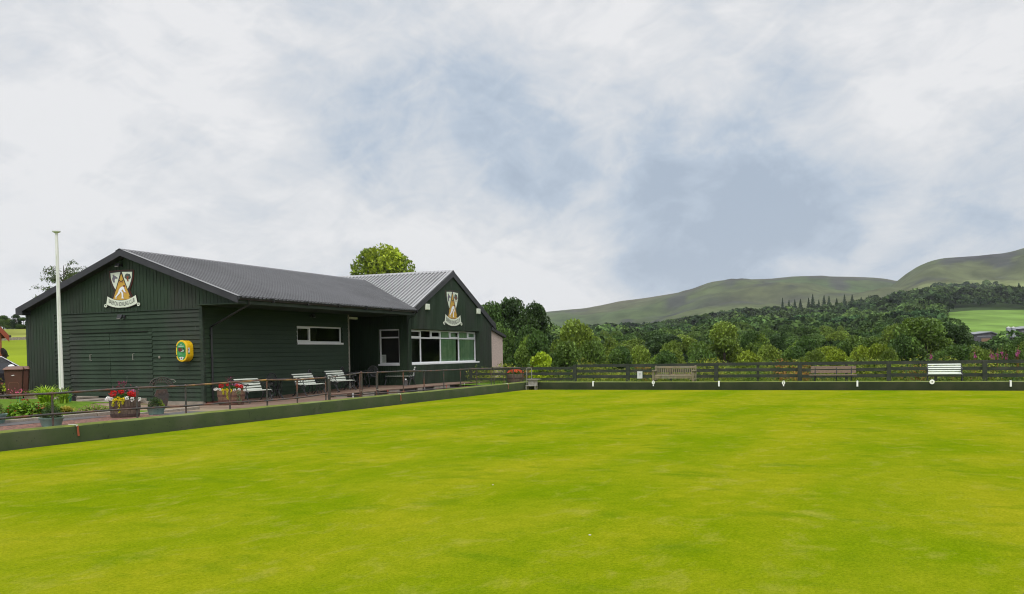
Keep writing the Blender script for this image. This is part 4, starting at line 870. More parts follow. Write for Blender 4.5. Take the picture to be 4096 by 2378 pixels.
def table(label,loc,r=.36,h=.68,group='cast iron tables under the canopy'):
    t=thing('garden_table',label,'table',loc,0,group); b=MB(); b.lathe([(.0,h-.02),(r-.02,h-.02),(r,h-.01),(r-.01,h),(.0,h)],28); b.build('tabletop','black_iron',t)
    for k in range(3):
        a=k*2.094+.4; b=MB(); c,s_=math.cos(a),math.sin(a); b.tube([(c*.22,s_*.22,h-.02),(c*.14,s_*.14,.5),(c*.05,s_*.05,.33),(c*.12,s_*.12,.15),(c*.30,s_*.30,0)],[.019,.019,.021,.019,.019],6); b.build('leg','black_iron',t)
    b=MB(); b.lathe([(.04,.30),(.13,.31),(.13,.32),(.04,.33)],14); b.build('stretcher','black_iron',t); return t
table('round iron table between the first two white benches',(24.62,19.05,.07),.50,.69)
chair('iron chair pushed in behind the round table between the first two benches',(24.9,19.35,.07),R(-20))
chair('iron chair tucked between the middle bench and the bench by the porch',(27.05,19.25,.14),R(15))
table('iron table at the porch mouth beside the bench nearest it',(29.35,18.95,.19),.46,.66)
chair('iron chair behind the table at the porch mouth',(29.45,19.45,.19),R(10))
chair('iron chair deep in the shade of the porch',(30.95,19.2,.2),R(-60))
table('iron table deep in the porch before the window bench',(31.4,19.9,.2),.38,.66)
t=thing('bucket','grey bucket under the bench end at the porch corner','bucket',(32.55,18.62,.2)); b=MB(); b.lathe([(.085,0),(.115,.22),(.12,.225),(.105,.225),(.08,.02)],16); b.build('body','bucket_grey',t,smooth=True); b=MB(); b.tube([(-.11,0,.22),(-.09,.0,.30),(0,0,.33),(.09,0,.30),(.11,0,.22)],.004,5); b.build('handle','steel_grey',t)
b=MB(); b.ball((.03,0,.25),.04,8); b.build('rag','peg_white',t)
# ---------------------------------------------------------------- rusty ornamental garden seat
t=thing('ornamental_metal_seat','rusty ornamental metal seat with a fan-shaped top behind the railing','ornament',(18.35,18.0,tz(18.35,18)-.0)); zb=tz(18.35,18)
Pm=lambda a,z,o:(a*.82,-o-a*.25,z-zb)
b=MB(); b.plate(Pm,[(-.17,.21),(-.21,.35),(-.24,.52),(-.19,.60),(-.17,.665),(.18,.665),(.20,.58),(.24,.52),(.20,.35),(.17,.22),(.0,.17)],0,.02); b.build('back_plate','old_iron',t,bevel=.004)
b=MB()
for s_ in (-1,1): b.tube([Pm(s_*.16,.62,0),Pm(s_*.19,.4,0),Pm(s_*.17,.2,0),Pm(s_*.18,.13,0)],.014,6)
b.build('leg','old_iron',t)
b=MB(); out_=[Pm(-.2,.70,.01)]+[Pm(-.39*math.cos(a),.78+.21*math.sin(a),.01) for a in np.linspace(0,math.pi,15)]+[Pm(.2,.71,.01)]; b.tube(out_,.012,6)
b.tube([Pm(-.22*math.cos(a),.76+.10*math.sin(a),.01) for a in np.linspace(0,math.pi,11)],.010,6)
for i in range(11):
    a=.2+i*.27; b.tube([Pm(-.22*math.cos(a),.76+.10*math.sin(a),.01),Pm(-.30*math.cos(a+.1),.775+.16*math.sin(a+.1),.01),Pm(-.38*math.cos(a),.78+.205*math.sin(a),.01)],.010,5)
    b.ball(Pm(-.30*math.cos(a),.77+.155*math.sin(a),.012),.024,6)
b.build('fan_top','old_iron',t)
b=MB(); b.tube([Pm(.30,.93,.0),Pm(.45,.90,.0),Pm(.50,.86,.0),Pm(.42,.83,0)],.006,5); b.build('wire','steel_grey',t)
for k_,(a_,z_) in enumerate(((-.07,.58),(.07,.58))):
    b=MB(); b.plate(Pm,[(a_+.04*math.cos(q),z_+.045*math.sin(q)) for q in np.linspace(0,2*math.pi,9)[:-1]],.02,.03); b.build('boss','rail_iron',t)
# ---------------------------------------------------------------- leaves and flowers
def cl_(c,n,v,g): 
    a=np.array(c)[None]*(1+g.normal(0,v,(n,1)))*(1+g.normal(0,v*.4,(n,3))); return np.clip(a,.002,1)
def leafset(name,parent,P,size,cols,mt='leaf',flat=0,asp=.55,seed=1,up=None):
    V,F=leafquads(P,size,flat,asp,seed,up); return rawmesh(name,V,F,mt,parent,col=np.repeat(cols,4,axis=0))
def dome(g,n,c,r,shell=.5): 
    d=g.normal(size=(n,3)); d/=np.linalg.norm(d,axis=1)[:,None]; d[:,2]=np.abs(d[:,2]); q=g.uniform(shell,1,n)**.6; return np.array(c)+d*q[:,None]*np.array(r)
def strap(name,parent,cx,cy,cz,n,h,spread,c,g,w=.012,mt='leaf'):
    V=[];F=[];K=[]
    for i in range(n):
        a=g.uniform(0,6.283); L_=h*g.uniform(.65,1.1); sp=spread*g.uniform(.3,1.1); bx,by=cx+g.normal(0,.05),cy+g.normal(0,.05); col_=np.array(c)*(1+g.normal(0,.18)); px_,py_=-math.sin(a),math.cos(a); m_=7
        o=len(V)
        for j in range(m_+1):
            s_=j/m_; r_=sp*s_**1.5; z=L_*(s_*1.25-.45*s_*s_*(1+sp/h)); ww=w*(1-s_*.85)
            for q in (-1,1): V.append((bx+math.cos(a)*r_+px_*ww*q,by+math.sin(a)*r_+py_*ww*q,cz+max(z,.005))); K.append(col_)
        F+=[(o+2*j,o+2*j+1,o+2*j+3,o+2*j+2) for j in range(m_)]
    return rawmesh(name,V,F,mt,parent,col=np.clip(np.array(K),0,1))
def barrel(label,loc,r,h,wood,hoop,g,rich=True,orange=False):
    t=thing('barrel_planter',label,'planter',loc)
    b=MB(); n=26
    for i in range(n):
        a0=2*math.pi*i/n; a1=2*math.pi*(i+.94)/n
        for (r0_,z0_),(r1_,z1_) in (((r*.84,0),(r*.95,h*.5)),((r*.95,h*.5),(r,h))):
            k=random.uniform(-.003,.003); b.add([((r0_+k)*math.cos(a0),(r0_+k)*math.sin(a0),z0_),((r0_+k)*math.cos(a1),(r0_+k)*math.sin(a1),z0_),((r1_+k)*math.cos(a1),(r1_+k)*math.sin(a1),z1_),((r1_+k)*math.cos(a0),(r1_+k)*math.sin(a0),z1_)],[(0,1,2,3)])
    b.lathe([(r*.8,0),(r*.9,h*.5),(r*.96,h)],n); b.build('staves',wood,t,recalc=False)
    for z in (.14,.33,.66):
        b=MB(); rr=r*(.84+.22*min(z,.5) if z<.5 else .95+.05*(z-.5)*2)+.006; b.lathe([(rr,h*z-.028),(rr+.004,h*z-.028),(rr+.007,h*z+.028),(rr+.002,h*z+.028)],30); b.build('hoop',hoop,t,smooth=True)
    b=MB(); b.lathe([(0.001,h-.03),(r*.95,h-.03),(r*.95,h-.025),(0.001,h-.02)],20); b.build('soil','soil',t)
    P=dome(g,900,(0,0,h-.02),(r*.95,r*.95,.16)); leafset('foliage',t,P,.022,cl_((.05,.12,.015),900,.3,g),seed=int(g.integers(999)))
    if orange:
        P=dome(g,240,(0,0,h+.05),(r*1.0,r*1.0,.15),.8); leafset('orange_blooms',t,P,.03,cl_((.75,.10,.03),240,.2,g),'petal',seed=4); return t
    def cluster(c,rad,n_,colr,nm,sz=.018): 
        d=g.normal(size=(n_,3)); d/=np.linalg.norm(d,axis=1)[:,None]; leafset(nm,t,np.array(c)+d*rad*g.uniform(.6,1,(n_,1)),sz,cl_(colr,n_,.15,g),'petal',seed=int(g.integers(999)))
    vx,vy=-.92,-.39; sx_,sy_=.39,-.92      # towards the camera / to the right as seen
    def W3(a,d,z): return (sx_*a+vx*d,sy_*a+vy*d,z)
    for a,d,z,rr in ((-.18,.13,h+.13,.085),(-.05,.05,h+.17,.065),(.17,.12,h+.12,.07),(.25,.1,h+.11,.06)): cluster(W3(a*r/.3,d,z),rr,150,(.62,.012,.012),'red_blooms')
    for i in range(9): a=-1+2*i/8; cluster(W3(a*r*1.08,r*math.sqrt(max(.05,1-(a*.95)**2)),h+.02+g.uniform(-.02,.03)),.045,36,(.85,.85,.80) if abs(a)>.35 else (.80,.62,.01),'white_blooms' if abs(a)>.35 else 'yellow_blooms',.02)
    for a,l in ((-.1,.12),(.02,.26),(.1,.08)): 
        P=np.array([W3(a+g.normal(0,.014),r*1.03+g.uniform(0,.02),h-l*q) for q in g.uniform(0,1,70)]); leafset('trailing_creeper',t,P,.018,cl_((.62,.58,.02),70,.15,g),'petal',seed=2)
    P=np.array([W3(-.12+g.normal(0,.055)+.1*q,g.normal(0,.05),h+.12+.28*q) for q in g.uniform(0,1,150)]); leafset('purple_spray',t,P,.018,cl_((.20,.03,.07),150,.3,g),'petal',seed=3)
    P=np.array([W3(.16+g.normal(0,.05),g.normal(0,.06),h+.12+g.uniform(0,.13)) for q in range(110)]); leafset('pink_blooms',t,P,.015,cl_((.60,.16,.33),110,.2,g),'petal',seed=3)
    return t
g=np.random.default_rng(3)
barrel('half barrel planter of red, white and yellow flowers by the gravel, nearest the camera',(14.25,15.0,.15),.31,.48,'barrel_wood','barrel_hoop',g)
t=barrel('reddish half barrel planter of flowers at the foot of the downpipe',(21.75,18.55,.03),.42,.46,'barrel_wood_new','barrel_hoop_red',g)
P=np.array([(.38*.39+.36*-.92+g.normal(0,.03),-.92*.40-.39*.2+g.normal(0,.03),.46-.40*q) for q in g.uniform(0,1,140)]); leafset('trailing_ivy',t,P,.022,cl_((.22,.30,.16),140,.25,g),seed=8)
barrel('grey half barrel planter with orange flowers behind the curved railing end',(34.75,14.55,.1),.36,.50,'barrel_wood','barrel_hoop',g,orange=True)
def pot(label,loc,r,h,wide=1,kind=0):
    t=thing('plant_pot',label,'plant pot',loc,0,'pale green pots by the gravel'); b=MB(); b.lathe([(r*.72,0),(r*.76,.02),(r*.93,h*.8),(r*1.0,h*.86),(r*1.03,h),(r*.95,h),(r*.88,h*.85)],24,sx=wide); b.build('body','pot_green',t,smooth=True)
    b=MB(); b.lathe([(.001,h*.85),(r*.9,h*.85),(r*.9,h*.86),(.001,h*.88)],20,sx=wide); b.build('soil','soil',t)
    P=dome(g,1700,(0,0,h*.8),(r*.95,r*.95,.27 if kind!=2 else .36),.3); c=cl_((.045,.085,.02) if kind<2 else (.08,.11,.02),1700,.35,g)
    if kind==1: k=(P[:,1]<-.08)&(P[:,0]>0); c[k]=cl_((.20,.28,.015),int(k.sum()),.2,g)
    leafset('heather_foliage',t,P,.022,c,asp=.25,seed=9); return t
pot('round pale green pot of heather touching the bank, behind a railing post',(11.95,14.42,.235),.215,.19)
pot('pale green bowl pot of dark heather beside the flower barrel',(15.32,15.2,.2),.20,.20,1,1)
pot('pale green trough at the left edge of the gravel, cut by the frame',(12.0,16.1,.22),.27,.24,1,2)
# flower bed
tag(strap('daylily_clump',None,15.5,18.85,.33,300,.78,.55,(.40,.58,.04),g,.022),'tall bright green strap-leaved lily clump in front of the flagpole','plant')
tag(strap('daylily_clump',None,16.75,19.75,.33,120,.62,.35,(.34,.52,.04),g,.02),'strap-leaved lily clump right at the foot of the flagpole','plant')
tag(strap('golden_grass_clump',None,14.35,16.85,.28,320,.30,.32,(.42,.36,.04),g,.012),'yellowish grassy clump in the flower bed behind the kerb','plant')
def lowplant(name,label,cx,cy,rx,ry,h,c,n,sz,extra=None,seed=1):
    P=dome(g,n,(cx,cy,tz(cx,cy)-.01),(rx,ry,h),.5); cc=cl_(c,n,.28,g)
    t=thing(name,label,'plant',(cx,cy,tz(cx,cy))); P=P-np.array([cx,cy,tz(cx,cy)]); leafset('foliage',t,P,sz,cc,flat=.45,asp=.75,seed=seed,up=(0,0,1))
    if extra: ec,en,es,nm=extra; Q=dome(g,en,(0,0,.01),(rx*1.02,ry*1.02,h*1.12),.92); leafset(nm,t,Q,es,cl_(ec,en,.2,g),'petal',seed=seed+1)
    return t
lowplant('strawberry_bed','broad-leaved strawberry patch with reddening leaves beside the trough pot',13.25,16.75,.40,.50,.34,(.15,.27,.02),1500,.04,((.35,.05,.02),60,.03,'red_leaves'),3)
lowplant('leafy_plant','small leafy plant between the heather pot and the yellow grass',13.95,17.0,.35,.35,.26,(.17,.29,.02),900,.035,None,4)
lowplant('stonecrop','pink-tipped stonecrop spreading over the bed to the right',14.8,16.5,.42,.38,.20,(.22,.28,.05),1100,.024,((.42,.20,.20),380,.014,'pink_tips'),5)
lowplant('daisy_patch','low patch of white daisies between barrel and pot',15.05,15.95,.3,.25,.10,(.16,.30,.02),300,.02,((.85,.85,.8),60,.014,'daisies'),6)
t=thing('pink_lily','small pink flowers on stems by the left lily clump','plant',(15.2,19.4,.33)); b=MB()
for i in range(5): b.tube([(0,0,0),(random.uniform(-.1,.1),random.uniform(-.12,.12),.27+.03*i)],.005,5)
b.build('stems','aed_green',t); P=g.normal(0,.07,(40,3))*np.array([1.6,2.4,.5])+np.array([0,0,.42]); leafset('blooms',t,P,.025,cl_((.75,.12,.25),40,.15,g),'petal')
t=thing('kerb_stones','pale stone kerb edging the flower bed','kerb',(9,16.02,.14))
for i in range(7): 
    if True: b=MB(); b.box((.45+i*.9,0,.09),(.88,.12,.2),random.uniform(-.01,.01)); b.build('kerb_stone','concrete',t,bevel=.012)
t=thing('kerb_stones','stone kerb edging between the gravel and the garage slabs','kerb',(15.4,16.0,.12))
for i in range(3): b=MB(); b.box((.45+i*.85,.06+i*.14,.06),(.83,.12,.13),.16); b.build('kerb_stone','concrete',t,bevel=.012)
t=thing('bucket','small green bucket by the foot of the flagpole','bucket',(18.1,21.2,.30)); b=MB(); b.lathe([(.10,0),(.135,.26),(.14,.27),(.12,.27),(.09,.03)],16); b.build('body','bucket_green',t,smooth=True); b=MB(); b.tube([(-.13,0,.26),(-.1,.0,.18),(0,-.14,.15),(.1,0,.18),(.13,0,.26)],.004,5); b.build('handle','steel_grey',t)
t=thing('watering_can','dark watering can on the slabs before the garage doors','watering can',(19.7,22.9,.22)); b=MB(); b.lathe([(.12,0),(.13,.02),(.12,.22),(.07,.25)],14); b.build('body','gutter',t); b=MB(); b.tube([(-.1,0,.05),(-.25,0,.2),(-.3,0,.27)],.02,6); b.build('spout','gutter',t); b=MB(); b.tube([(.1,0,.05),(.2,0,.15),(.1,0,.24)],.012,6); b.build('handle','gutter',t)
# ---------------------------------------------------------------- wheelie bins, house, car on the left
def wbin(label,loc,rz,logo):
    t=thing('wheelie_bin',label,'bin',loc,rz,'brown bins by the clubhouse corner')
    b=MB(); b.hexa([(-.21,-.24,.06),(.21,-.24,.06),(.21,.22,.06),(-.21,.22,.06),(-.27,-.30,.93),(.27,-.30,.93),(.27,.30,.93),(-.27,.30,.93)]); b.build('body','bin_brown',t,bevel=.02)
    b=MB(); b.hexa([(-.30,-.36,.93),(.30,-.36,.93),(.30,.33,.95),(-.30,.33,.95),(-.29,-.35,.97),(.29,-.35,.97),(.24,.30,1.04),(-.24,.30,1.04)]); b.build('lid','bin_lid',t,bevel=.015)
    for s_ in (-1,1): b=MB(); b.tube([(s_*.20,.25,.09),(s_*.25,.25,.09)],.09,14); b.build('wheel','rubber',t)
    b=MB(); b.tube([(-.24,.36,.97),(.24,.36,.97)],.018,6); b.build('handle','bin_brown',t)
    if logo:
        b=MB(); F_=lambda a,z,o:(a,-.275-(z-.65)*.07-o,z)
        b.plate(F_,[(.0+.065*math.cos(q),.71+.06*math.sin(q)) for q in np.linspace(0,2*math.pi,10)[:-1]],0,.004); b.plate(F_,[(-.08,.745),(.0,.775),(.04,.76),(-.02,.74)],0,.006); b.plate(F_,[(-.13,.63),(.13,.625),(.13,.605),(-.13,.61)],0,.004); b.build('emblem','label_white',t)
        b=MB(); b.plate(F_,[(-.15,.15),(-.15,.48),(-.11,.54),(.11,.54),(.15,.48),(.15,.15),(.14,.15),(.14,.47),(.10,.525),(-.10,.525),(-.14,.47),(-.14,.15)],0,.006); b.build('moulding','bin_lid',t)
    else:
        b=MB(); b.box((-.20,-.295,.78),(.07,.01,.24)); b.build('sticker','label_white',t)
    return t
wbin('brown wheelie bin with a white emblem, left of the pair',(20.40,26.24,.26),R(-42),True)
wbin('brown wheelie bin with a side sticker, tight to the clubhouse corner',(*at(51,30.25)[:2],.26),R(-42),False)
t=thing('brick_house','red brick house with steep roof at the left edge beyond the car','house',(31.4,41.2,.3),R(60))
b=MB(); b.prism([(0,0),(7.2,0),(7.2,2.5),(3.6,6.6),(0,2.5)],0,9); 
b.X=None; vs=[(y,x,z) for x,y,z in b.v]; b.v=vs; b.build('wall','brick_house',t)
for s_,(ya,za,yb,zb_) in enumerate(((-.3,2.35,3.6,7.05),(7.5,2.35,3.6,7.05))):
    b=MB(); b.hexa([(-.3,ya,za),(9.3,ya,za),(9.3,yb,zb_),(-.3,yb,zb_),(-.3,ya,za+.12),(9.3,ya,za+.12),(9.3,yb,zb_+.12),(-.3,yb,zb_+.12)]); b.build('roof','tile_red',t)
    b=MB(); b.hexa([(-.34,ya,za-.22),(-.3,ya,za-.22),(-.3,yb,zb_-.22),(-.34,yb,zb_-.22),(-.34,ya,za+.1),(-.3,ya,za+.1),(-.3,yb,zb_+.1),(-.34,yb,zb_+.1)]); b.build('bargeboard','trunk_emblem',t)
b=MB(); b.tube([(-.2,-.36,2.42),(9.2,-.36,2.42)],.06,8); b.build('gutter','gutter',t)
t=thing('satellite_dish','dark satellite dish with a long arm on the brick house corner','satellite dish',(31.35,41.1,1.85)); b=MB()
b.X=Matrix.Rotation(R(75),4,'Y')@Matrix.Rotation(R(0),4,'X'); b.lathe([(.001,.0),(.12,.012),(.22,.04),(.28,.07),(.275,.08),(.2,.055),(.001,.02)],18); b.build('dish','gutter',t,smooth=True)
b=MB(); b.tube([(-.02,.0,-.22),(-.1,-.28,-.20),(-.12,-.48,-.13)],.014,6); b.box((-.12,-.52,-.12),(.08,.1,.06)); b.build('arm','gutter',t); b=MB(); b.tube([(.08,.05,0),(.1,.15,0)],.03,6); b.build('bracket','steel_grey',t)
t=thing('parked_car','dark car with its front to the right behind the wheelie bins','car',(25.72,30.85,.30),R(52))
prof=[(0,.35),(0,.72),(.25,.80),(1.05,.90),(1.75,1.36),(2.3,1.42),(3.2,1.40),(3.9,1.0),(4.2,.9),(4.25,.35)]
b=MB(); n=len(prof); vs=[]
for k,(x_,w_) in enumerate(((-.85,.80),(-.78,1.0),(.78,1.0),(.85,.80))):
    for y,z in prof: vs.append((x_*(1-.18*max(0,z-.9)/.5),y,.35+(z-.35)*(1 if w_==1 else .9)))
b.add(vs,[(k*n+i,k*n+(i+1)%n,(k+1)*n+(i+1)%n,(k+1)*n+i) for k in range(3) for i in range(n)]+[tuple(range(n)),tuple(range(4*n-1,3*n-1,-1))]); b.build('body','car_paint',t,bevel=.04)
b=MB(); b.add([(-.80,1.25,.93),(-.80,2.2,.95),(-.72,2.2,1.32),(-.72,1.78,1.30)],[(0,1,2,3)]); b.add([(-.80,2.28,.95),(-.80,3.5,.97),(-.72,3.05,1.32),(-.72,2.28,1.32)],[(0,1,2,3)]); b.build('side_window','gutter',t,recalc=False)
b=MB(); b.add([(-.62,1.08,.925),(.62,1.08,.925),(.58,1.72,1.35),(-.58,1.72,1.35)],[(0,1,2,3)]); b.v=[(x,y-.015,z+.02) for x,y,z in b.v]; b.build('windscreen','gutter',t,recalc=False)
for y in (.8,3.4):
    for x in (-.8,.8): b=MB(); b.tube([(x-.1,y,.31),(x+.1,y,.31)],.31,18); w=b.build('wheel','rubber',t); b=MB(); b.tube([(x-.105,y,.31),(x+.105,y,.31)],.18,12); q=b.build('rim','chrome'); q.parent=w
b=MB(); b.ball((-.93,1.45,.98),.09,8,1,1.3,.75); b.build('wing_mirror','peg_white',t,smooth=True)
b=MB(); b.tube([(-.80,1.15,.94),(-.74,1.76,1.34),(-.72,2.3,1.38)],.018,6); b.build('window_trim','chrome',t)
for x in (-.6,.6): b=MB(); b.ball((x,.05,.66),.1,8,1.4,.6,1); b.build('headlight','chrome',t)
t=thing('shrub','brownish tangled shrub at the left edge beside the bins','shrub',(20.2,27.2,.25)); P=dome(g,1800,(0,0,0),(.5,.9,.85),.3); c=cl_((.07,.05,.035),1800,.4,g); k=P[:,2]>.6; c[k]=cl_((.22,.19,.03),int(k.sum()),.3,g); leafset('twigs_and_leaves',t,P,.05,c,asp=.3,seed=5)
b=MB(); b.tube([(19.6,27.0+.35*math.cos(a),.2+.75*math.sin(a)) for a in np.linspace(0,math.pi,12)],.02,6); tag(b.build('metal_hoop','old_iron',smooth=True),'grey metal hoop before the shrub at the left edge','hoop')
# ---------------------------------------------------------------- steps at the corner
t=thing('mounting_steps','grey metal steps with a tall loop handrail in the corner of the green','steps',(33.28,13.43,-.0),R(-90))
b=MB(); b.box((.19,.02,.165),(.44,.26,.03)); b.build('tread','steel_grey',t,bevel=.004)
b=MB(); b.box((.21,.20,.42),(.52,.30,.025)); b.build('tread','steel_grey',t,bevel=.004)
b=MB(); b.box((.20,.13,.29),(.40,.02,.24)); b.build('riser','steel_grey',t)
for x in (.0,.38):
    for y in (-.08,.10): b=MB(); b.box((x,y,.08),(.04,.04,.16)); b.build('leg','steel_grey',t)
b=MB(); b.tube([(-.03,.06,.05),(-.03,.06,.86),(-.01,.08,.875),(.05,.35,.875),(.06,.37,.86),(.06,.37,.2)],.015,8); b.build('handrail','steel_grey',t,smooth=True)
# ---------------------------------------------------------------- far fence
XF=36.4
t=thing('rail_fence','dark green horizontal rail fence behind the benches across the far end','fence',(XF,12.45,.1)); 
posts=[12.45,10.1,6.42,3.2,0.0,-3.20,-6.4,-9.6,-12.8,-16,-19.2,-22.4]
for y in posts: b=MB(); b.box((-.05,y-12.45,.40),(.09,.16,.86+(.06 if y<-2 else 0))); b.build('post','fence_wood',t,bevel=.006)
for k,(z,) in enumerate((( .90,),(.66,),(.42,),(.15,))):
    for y0,y1 in zip(posts,posts[1:]):
        dz=.015*math.sin(y0*3+k); b=MB(); hh=.125; s0=z+.02*(12-y0)/16+dz; s1=z+.02*(12-y1)/16+dz*.4
        b.hexa([(0,y0-12.45,s0-hh/2-.1),(.03,y0-12.45,s0-hh/2-.1),(.03,y1-12.44,s1-hh/2-.1),(0,y1-12.44,s1-hh/2-.1),(0,y0-12.45,s0+hh/2-.1),(.03,y0-12.45,s0+hh/2-.1),(.03,y1-12.44,s1+hh/2-.1),(0,y1-12.44,s1+hh/2-.1)]); b.build('rail','fence_wood',t)
for y in (8.3,4.8,1.5,-1.6): b=MB(); b.box((.07,y-12.45,.42),(.08,.1,.84)); b.build('post','fence_wood',t)
t=thing('rail_fence','lower dark green fence panel left of the far fence, behind the steps','fence',(XF,17.5,.1))
for z in (.80,.565,.325): b=MB(); b.bb((0,-5.0,z-.06-.1),(.03,0,z+.06-.1)); b.build('rail','fence_wood',t)
for y in (17.4,15.6): b=MB(); b.box((-.03,y-17.5,.35),(.1,.1,.8)); b.build('post','fence_wood',t)
b=MB(); b.box((0,0,0),(.01,.22,.30)); o=b.build('notice_sheet','paper'); o.location=(XF-.06,9.58,.50); tag(o,'white notice sheet pinned to the far fence left of the wooden bench','notice')
b=MB()
for i in range(3): b.box((-.0065,-.0,.06-.05*i),(.002,.09-.02*i,.008))
o2=b.build('printed_lines','ink',o)
# low garden plants along the bank top
g=np.random.default_rng(17)
def undergrowth(name,label,x0,x1,y0,y1,n,h,cols,sz,zf,kind='stuff',asp=.35,seed=1,mt='leaf'):
    X=g.uniform(x0,x1,n); Y=g.uniform(y0,y1,n); q=fbm(X*.9,Y*.9,3,seed)*1.3; Z=zf(X,Y)+g.uniform(0,1,n)**.8*h*q; P=np.stack([X,Y,Z],-1)
    k=np.clip(fbm(X*.5+9,Y*.8,3,seed+5)*len(cols)*1.1-.05*len(cols),0,len(cols)-.01).astype(int); c=np.array(cols)[k]*(1+g.normal(0,.25,(n,1)))
    V,F=leafquads(P,sz,.0,asp,seed); return tag(rawmesh(name,V,F,mt,None,col=np.repeat(np.clip(c,.005,1),4,axis=0)),label,'undergrowth',kind=kind)
uz=lambda X,Y:np.where(X<38.4,.15,.15-(X-38.4)*.22)
undergrowth('undergrowth','tall yellow-green weeds and docks behind the far fence',36.9,40.5,-26,18,60000,1.05,[(.08,.14,.025),(.18,.27,.03),(.34,.38,.05),(.08,.15,.03),(.38,.20,.05),(.30,.36,.04)],.055,uz,seed=2)
undergrowth('long_grass','bright long grass between the bank and the far fence',34.3,37.2,-26,17,26000,.22,[(.10,.19,.015),(.18,.26,.02),(.07,.13,.02)],.03,lambda X,Y:.17+0*X,asp=.18,seed=6)
def fireweed(label,x,y,n,h):
    t=thing('fireweed',label,'flower',(x,y,-.1),0,'pink fireweed behind the far fence'); b=MB(); gg=random.Random(int(x*100+y*10))
    for i in range(n):
        dx,dy=gg.uniform(-.15,.15),gg.uniform(-.12*n,.12*n) if n>1 else 0; hh=h*gg.uniform(.9,1.05); b.tube([(dx,dy,0),(dx,dy,hh+.28)],[.012,.004],5)
        P=g.normal(size=(26,3))*np.array([.03,.03,.06])+np.array([dx,dy,hh]); leafset('bloom',t,P,.03,cl_((.40,.08,.22),26,.15,g),'petal',seed=i)
    b.build('stem','trunk_emblem',t)
for l,yy,n,h in (('single pink fireweed spike above the white-slatted bench',-1.47,1,1.17),('single pink fireweed left of the big pink cluster',-2.95,1,1.30),('large cluster of pink fireweed beside the tall fence post',-3.55,5,1.22),('pair of tall pink fireweed right of the big cluster',-4.28,2,1.32),('rightmost small pink fireweed at the frame edge',-4.72,1,1.22)):
    fireweed(l,38.4,yy*1.03,n,h)
# ---------------------------------------------------------------- trees
PAL={'dark':(.050,.095,.024),'middark':(.085,.155,.030),'mid':(.118,.198,.032),'light':(.170,.250,.036),'yellow':(.21,.29,.026),'lime':(.25,.34,.02)}
def crown_pts(seed,n,H,Rr,base,lob,squash=1.0):
    g=np.random.default_rng(seed); cs=[]; rs=[]
    for i in range(lob):
        a=g.uniform(0,6.283); zf=g.uniform(0,1); rad=Rr*(.15+.75*math.sin(math.pi*min(.95,.25+.65*zf))*g.uniform(.55,1)); r=Rr*g.uniform(.24,.42)*(1.1-.35*zf)
        cs.append((math.cos(a)*rad*.8,math.sin(a)*rad*.8,base+(H-base)*(.08+.84*zf))); rs.append(r)
    cs.append((0,0,H-Rr*.32)); rs.append(Rr*.36)
    cs=np.array(cs); rs=np.array(rs); w=rs**2/np.sum(rs**2); k=g.choice(len(rs),n,p=w); d=g.normal(size=(n,3)); d/=np.linalg.norm(d,axis=1)[:,None]
    q=np.where(g.uniform(size=n)<.8,g.uniform(.75,1.12,n),g.uniform(.2,.8,n)); P=cs[k]+d*(rs[k]*q)[:,None]*np.array([1,1,.8]); 
    P[:,2]=np.maximum(P[:,2],base*.6); hue=g.normal(0,1,len(rs))[k]; tw=fbm(P[:,0]*2.2+20,P[:,1]*2.2+P[:,2]*1.9+20,3,seed)
    return P,hue,cs,rs,tw
PROTO={}
def tree_proto(key,kind,H,Rr,n,leaf,seed,conifer=False,lob=16,name='broadleaf_tree'):
    g=np.random.default_rng(seed); root=thing(name,'x','tree'); base=H*.10
    c0=np.array(PAL[kind])
    if conifer:
        z=g.uniform(0,1,n)**.8; r=Rr*(1-z)*(.75+.25*np.sin(z*60))*g.uniform(.2,1,n)**.5; a=g.uniform(0,6.283,n); P=np.stack([r*np.cos(a),r*np.sin(a),H*(.1+.9*z)],-1); hue=g.normal(0,1,n)*.5; cs=np.zeros((0,3)); tw=np.full(n,.5)
    else:
        P,hue,cs,rs,tw=crown_pts(seed,n,H,Rr,base,lob)
        keep=tw>.33; P,hue,tw=P[keep],hue[keep],tw[keep]; n=len(P)
    c=c0[None]*(1+.16*hue[:,None]*np.array([1.3,1,.6]))*(1+g.normal(0,.22,(n,1))); hi=(g.uniform(size=n)<.22)[:,None]; c=np.where(hi,c*1.35,c)
    leafset('crown',root,P,leaf,np.clip(c,.004,1),asp=.62,seed=seed,flat=.25,up=(0,0,1))
    b=MB(); b.tube([(0,0,-.5),(.05*H*.3,0,H*.25),(0,.03*H,H*.55),(0,0,H*.85)],[H*.028,H*.022,H*.014,H*.004],7)
    for c_ in cs[:9]: 
        z0_=max(H*.18,c_[2]*.55); b.tube([(0,0,z0_),(c_[0]*.45,c_[1]*.45,z0_+(c_[2]-z0_)*.55),tuple(c_)],[H*.012,H*.008,H*.003],5)
    b.build('trunk','bark',root,smooth=True); PROTO[key]=root; root['_new']=1; return root
for kind in ('dark','middark','mid','light','yellow'):
    for v in range(2): tree_proto((kind,v),kind,10,4.2,26000,.15,hash(kind)%7*0+{'dark':1,'middark':2,'mid':3,'light':4,'yellow':5}[kind]*10+v,lob=17+v*5)
tree_proto(('con',0),'dark',12,2.6,9000,.2,77,True,name='conifer_tree')
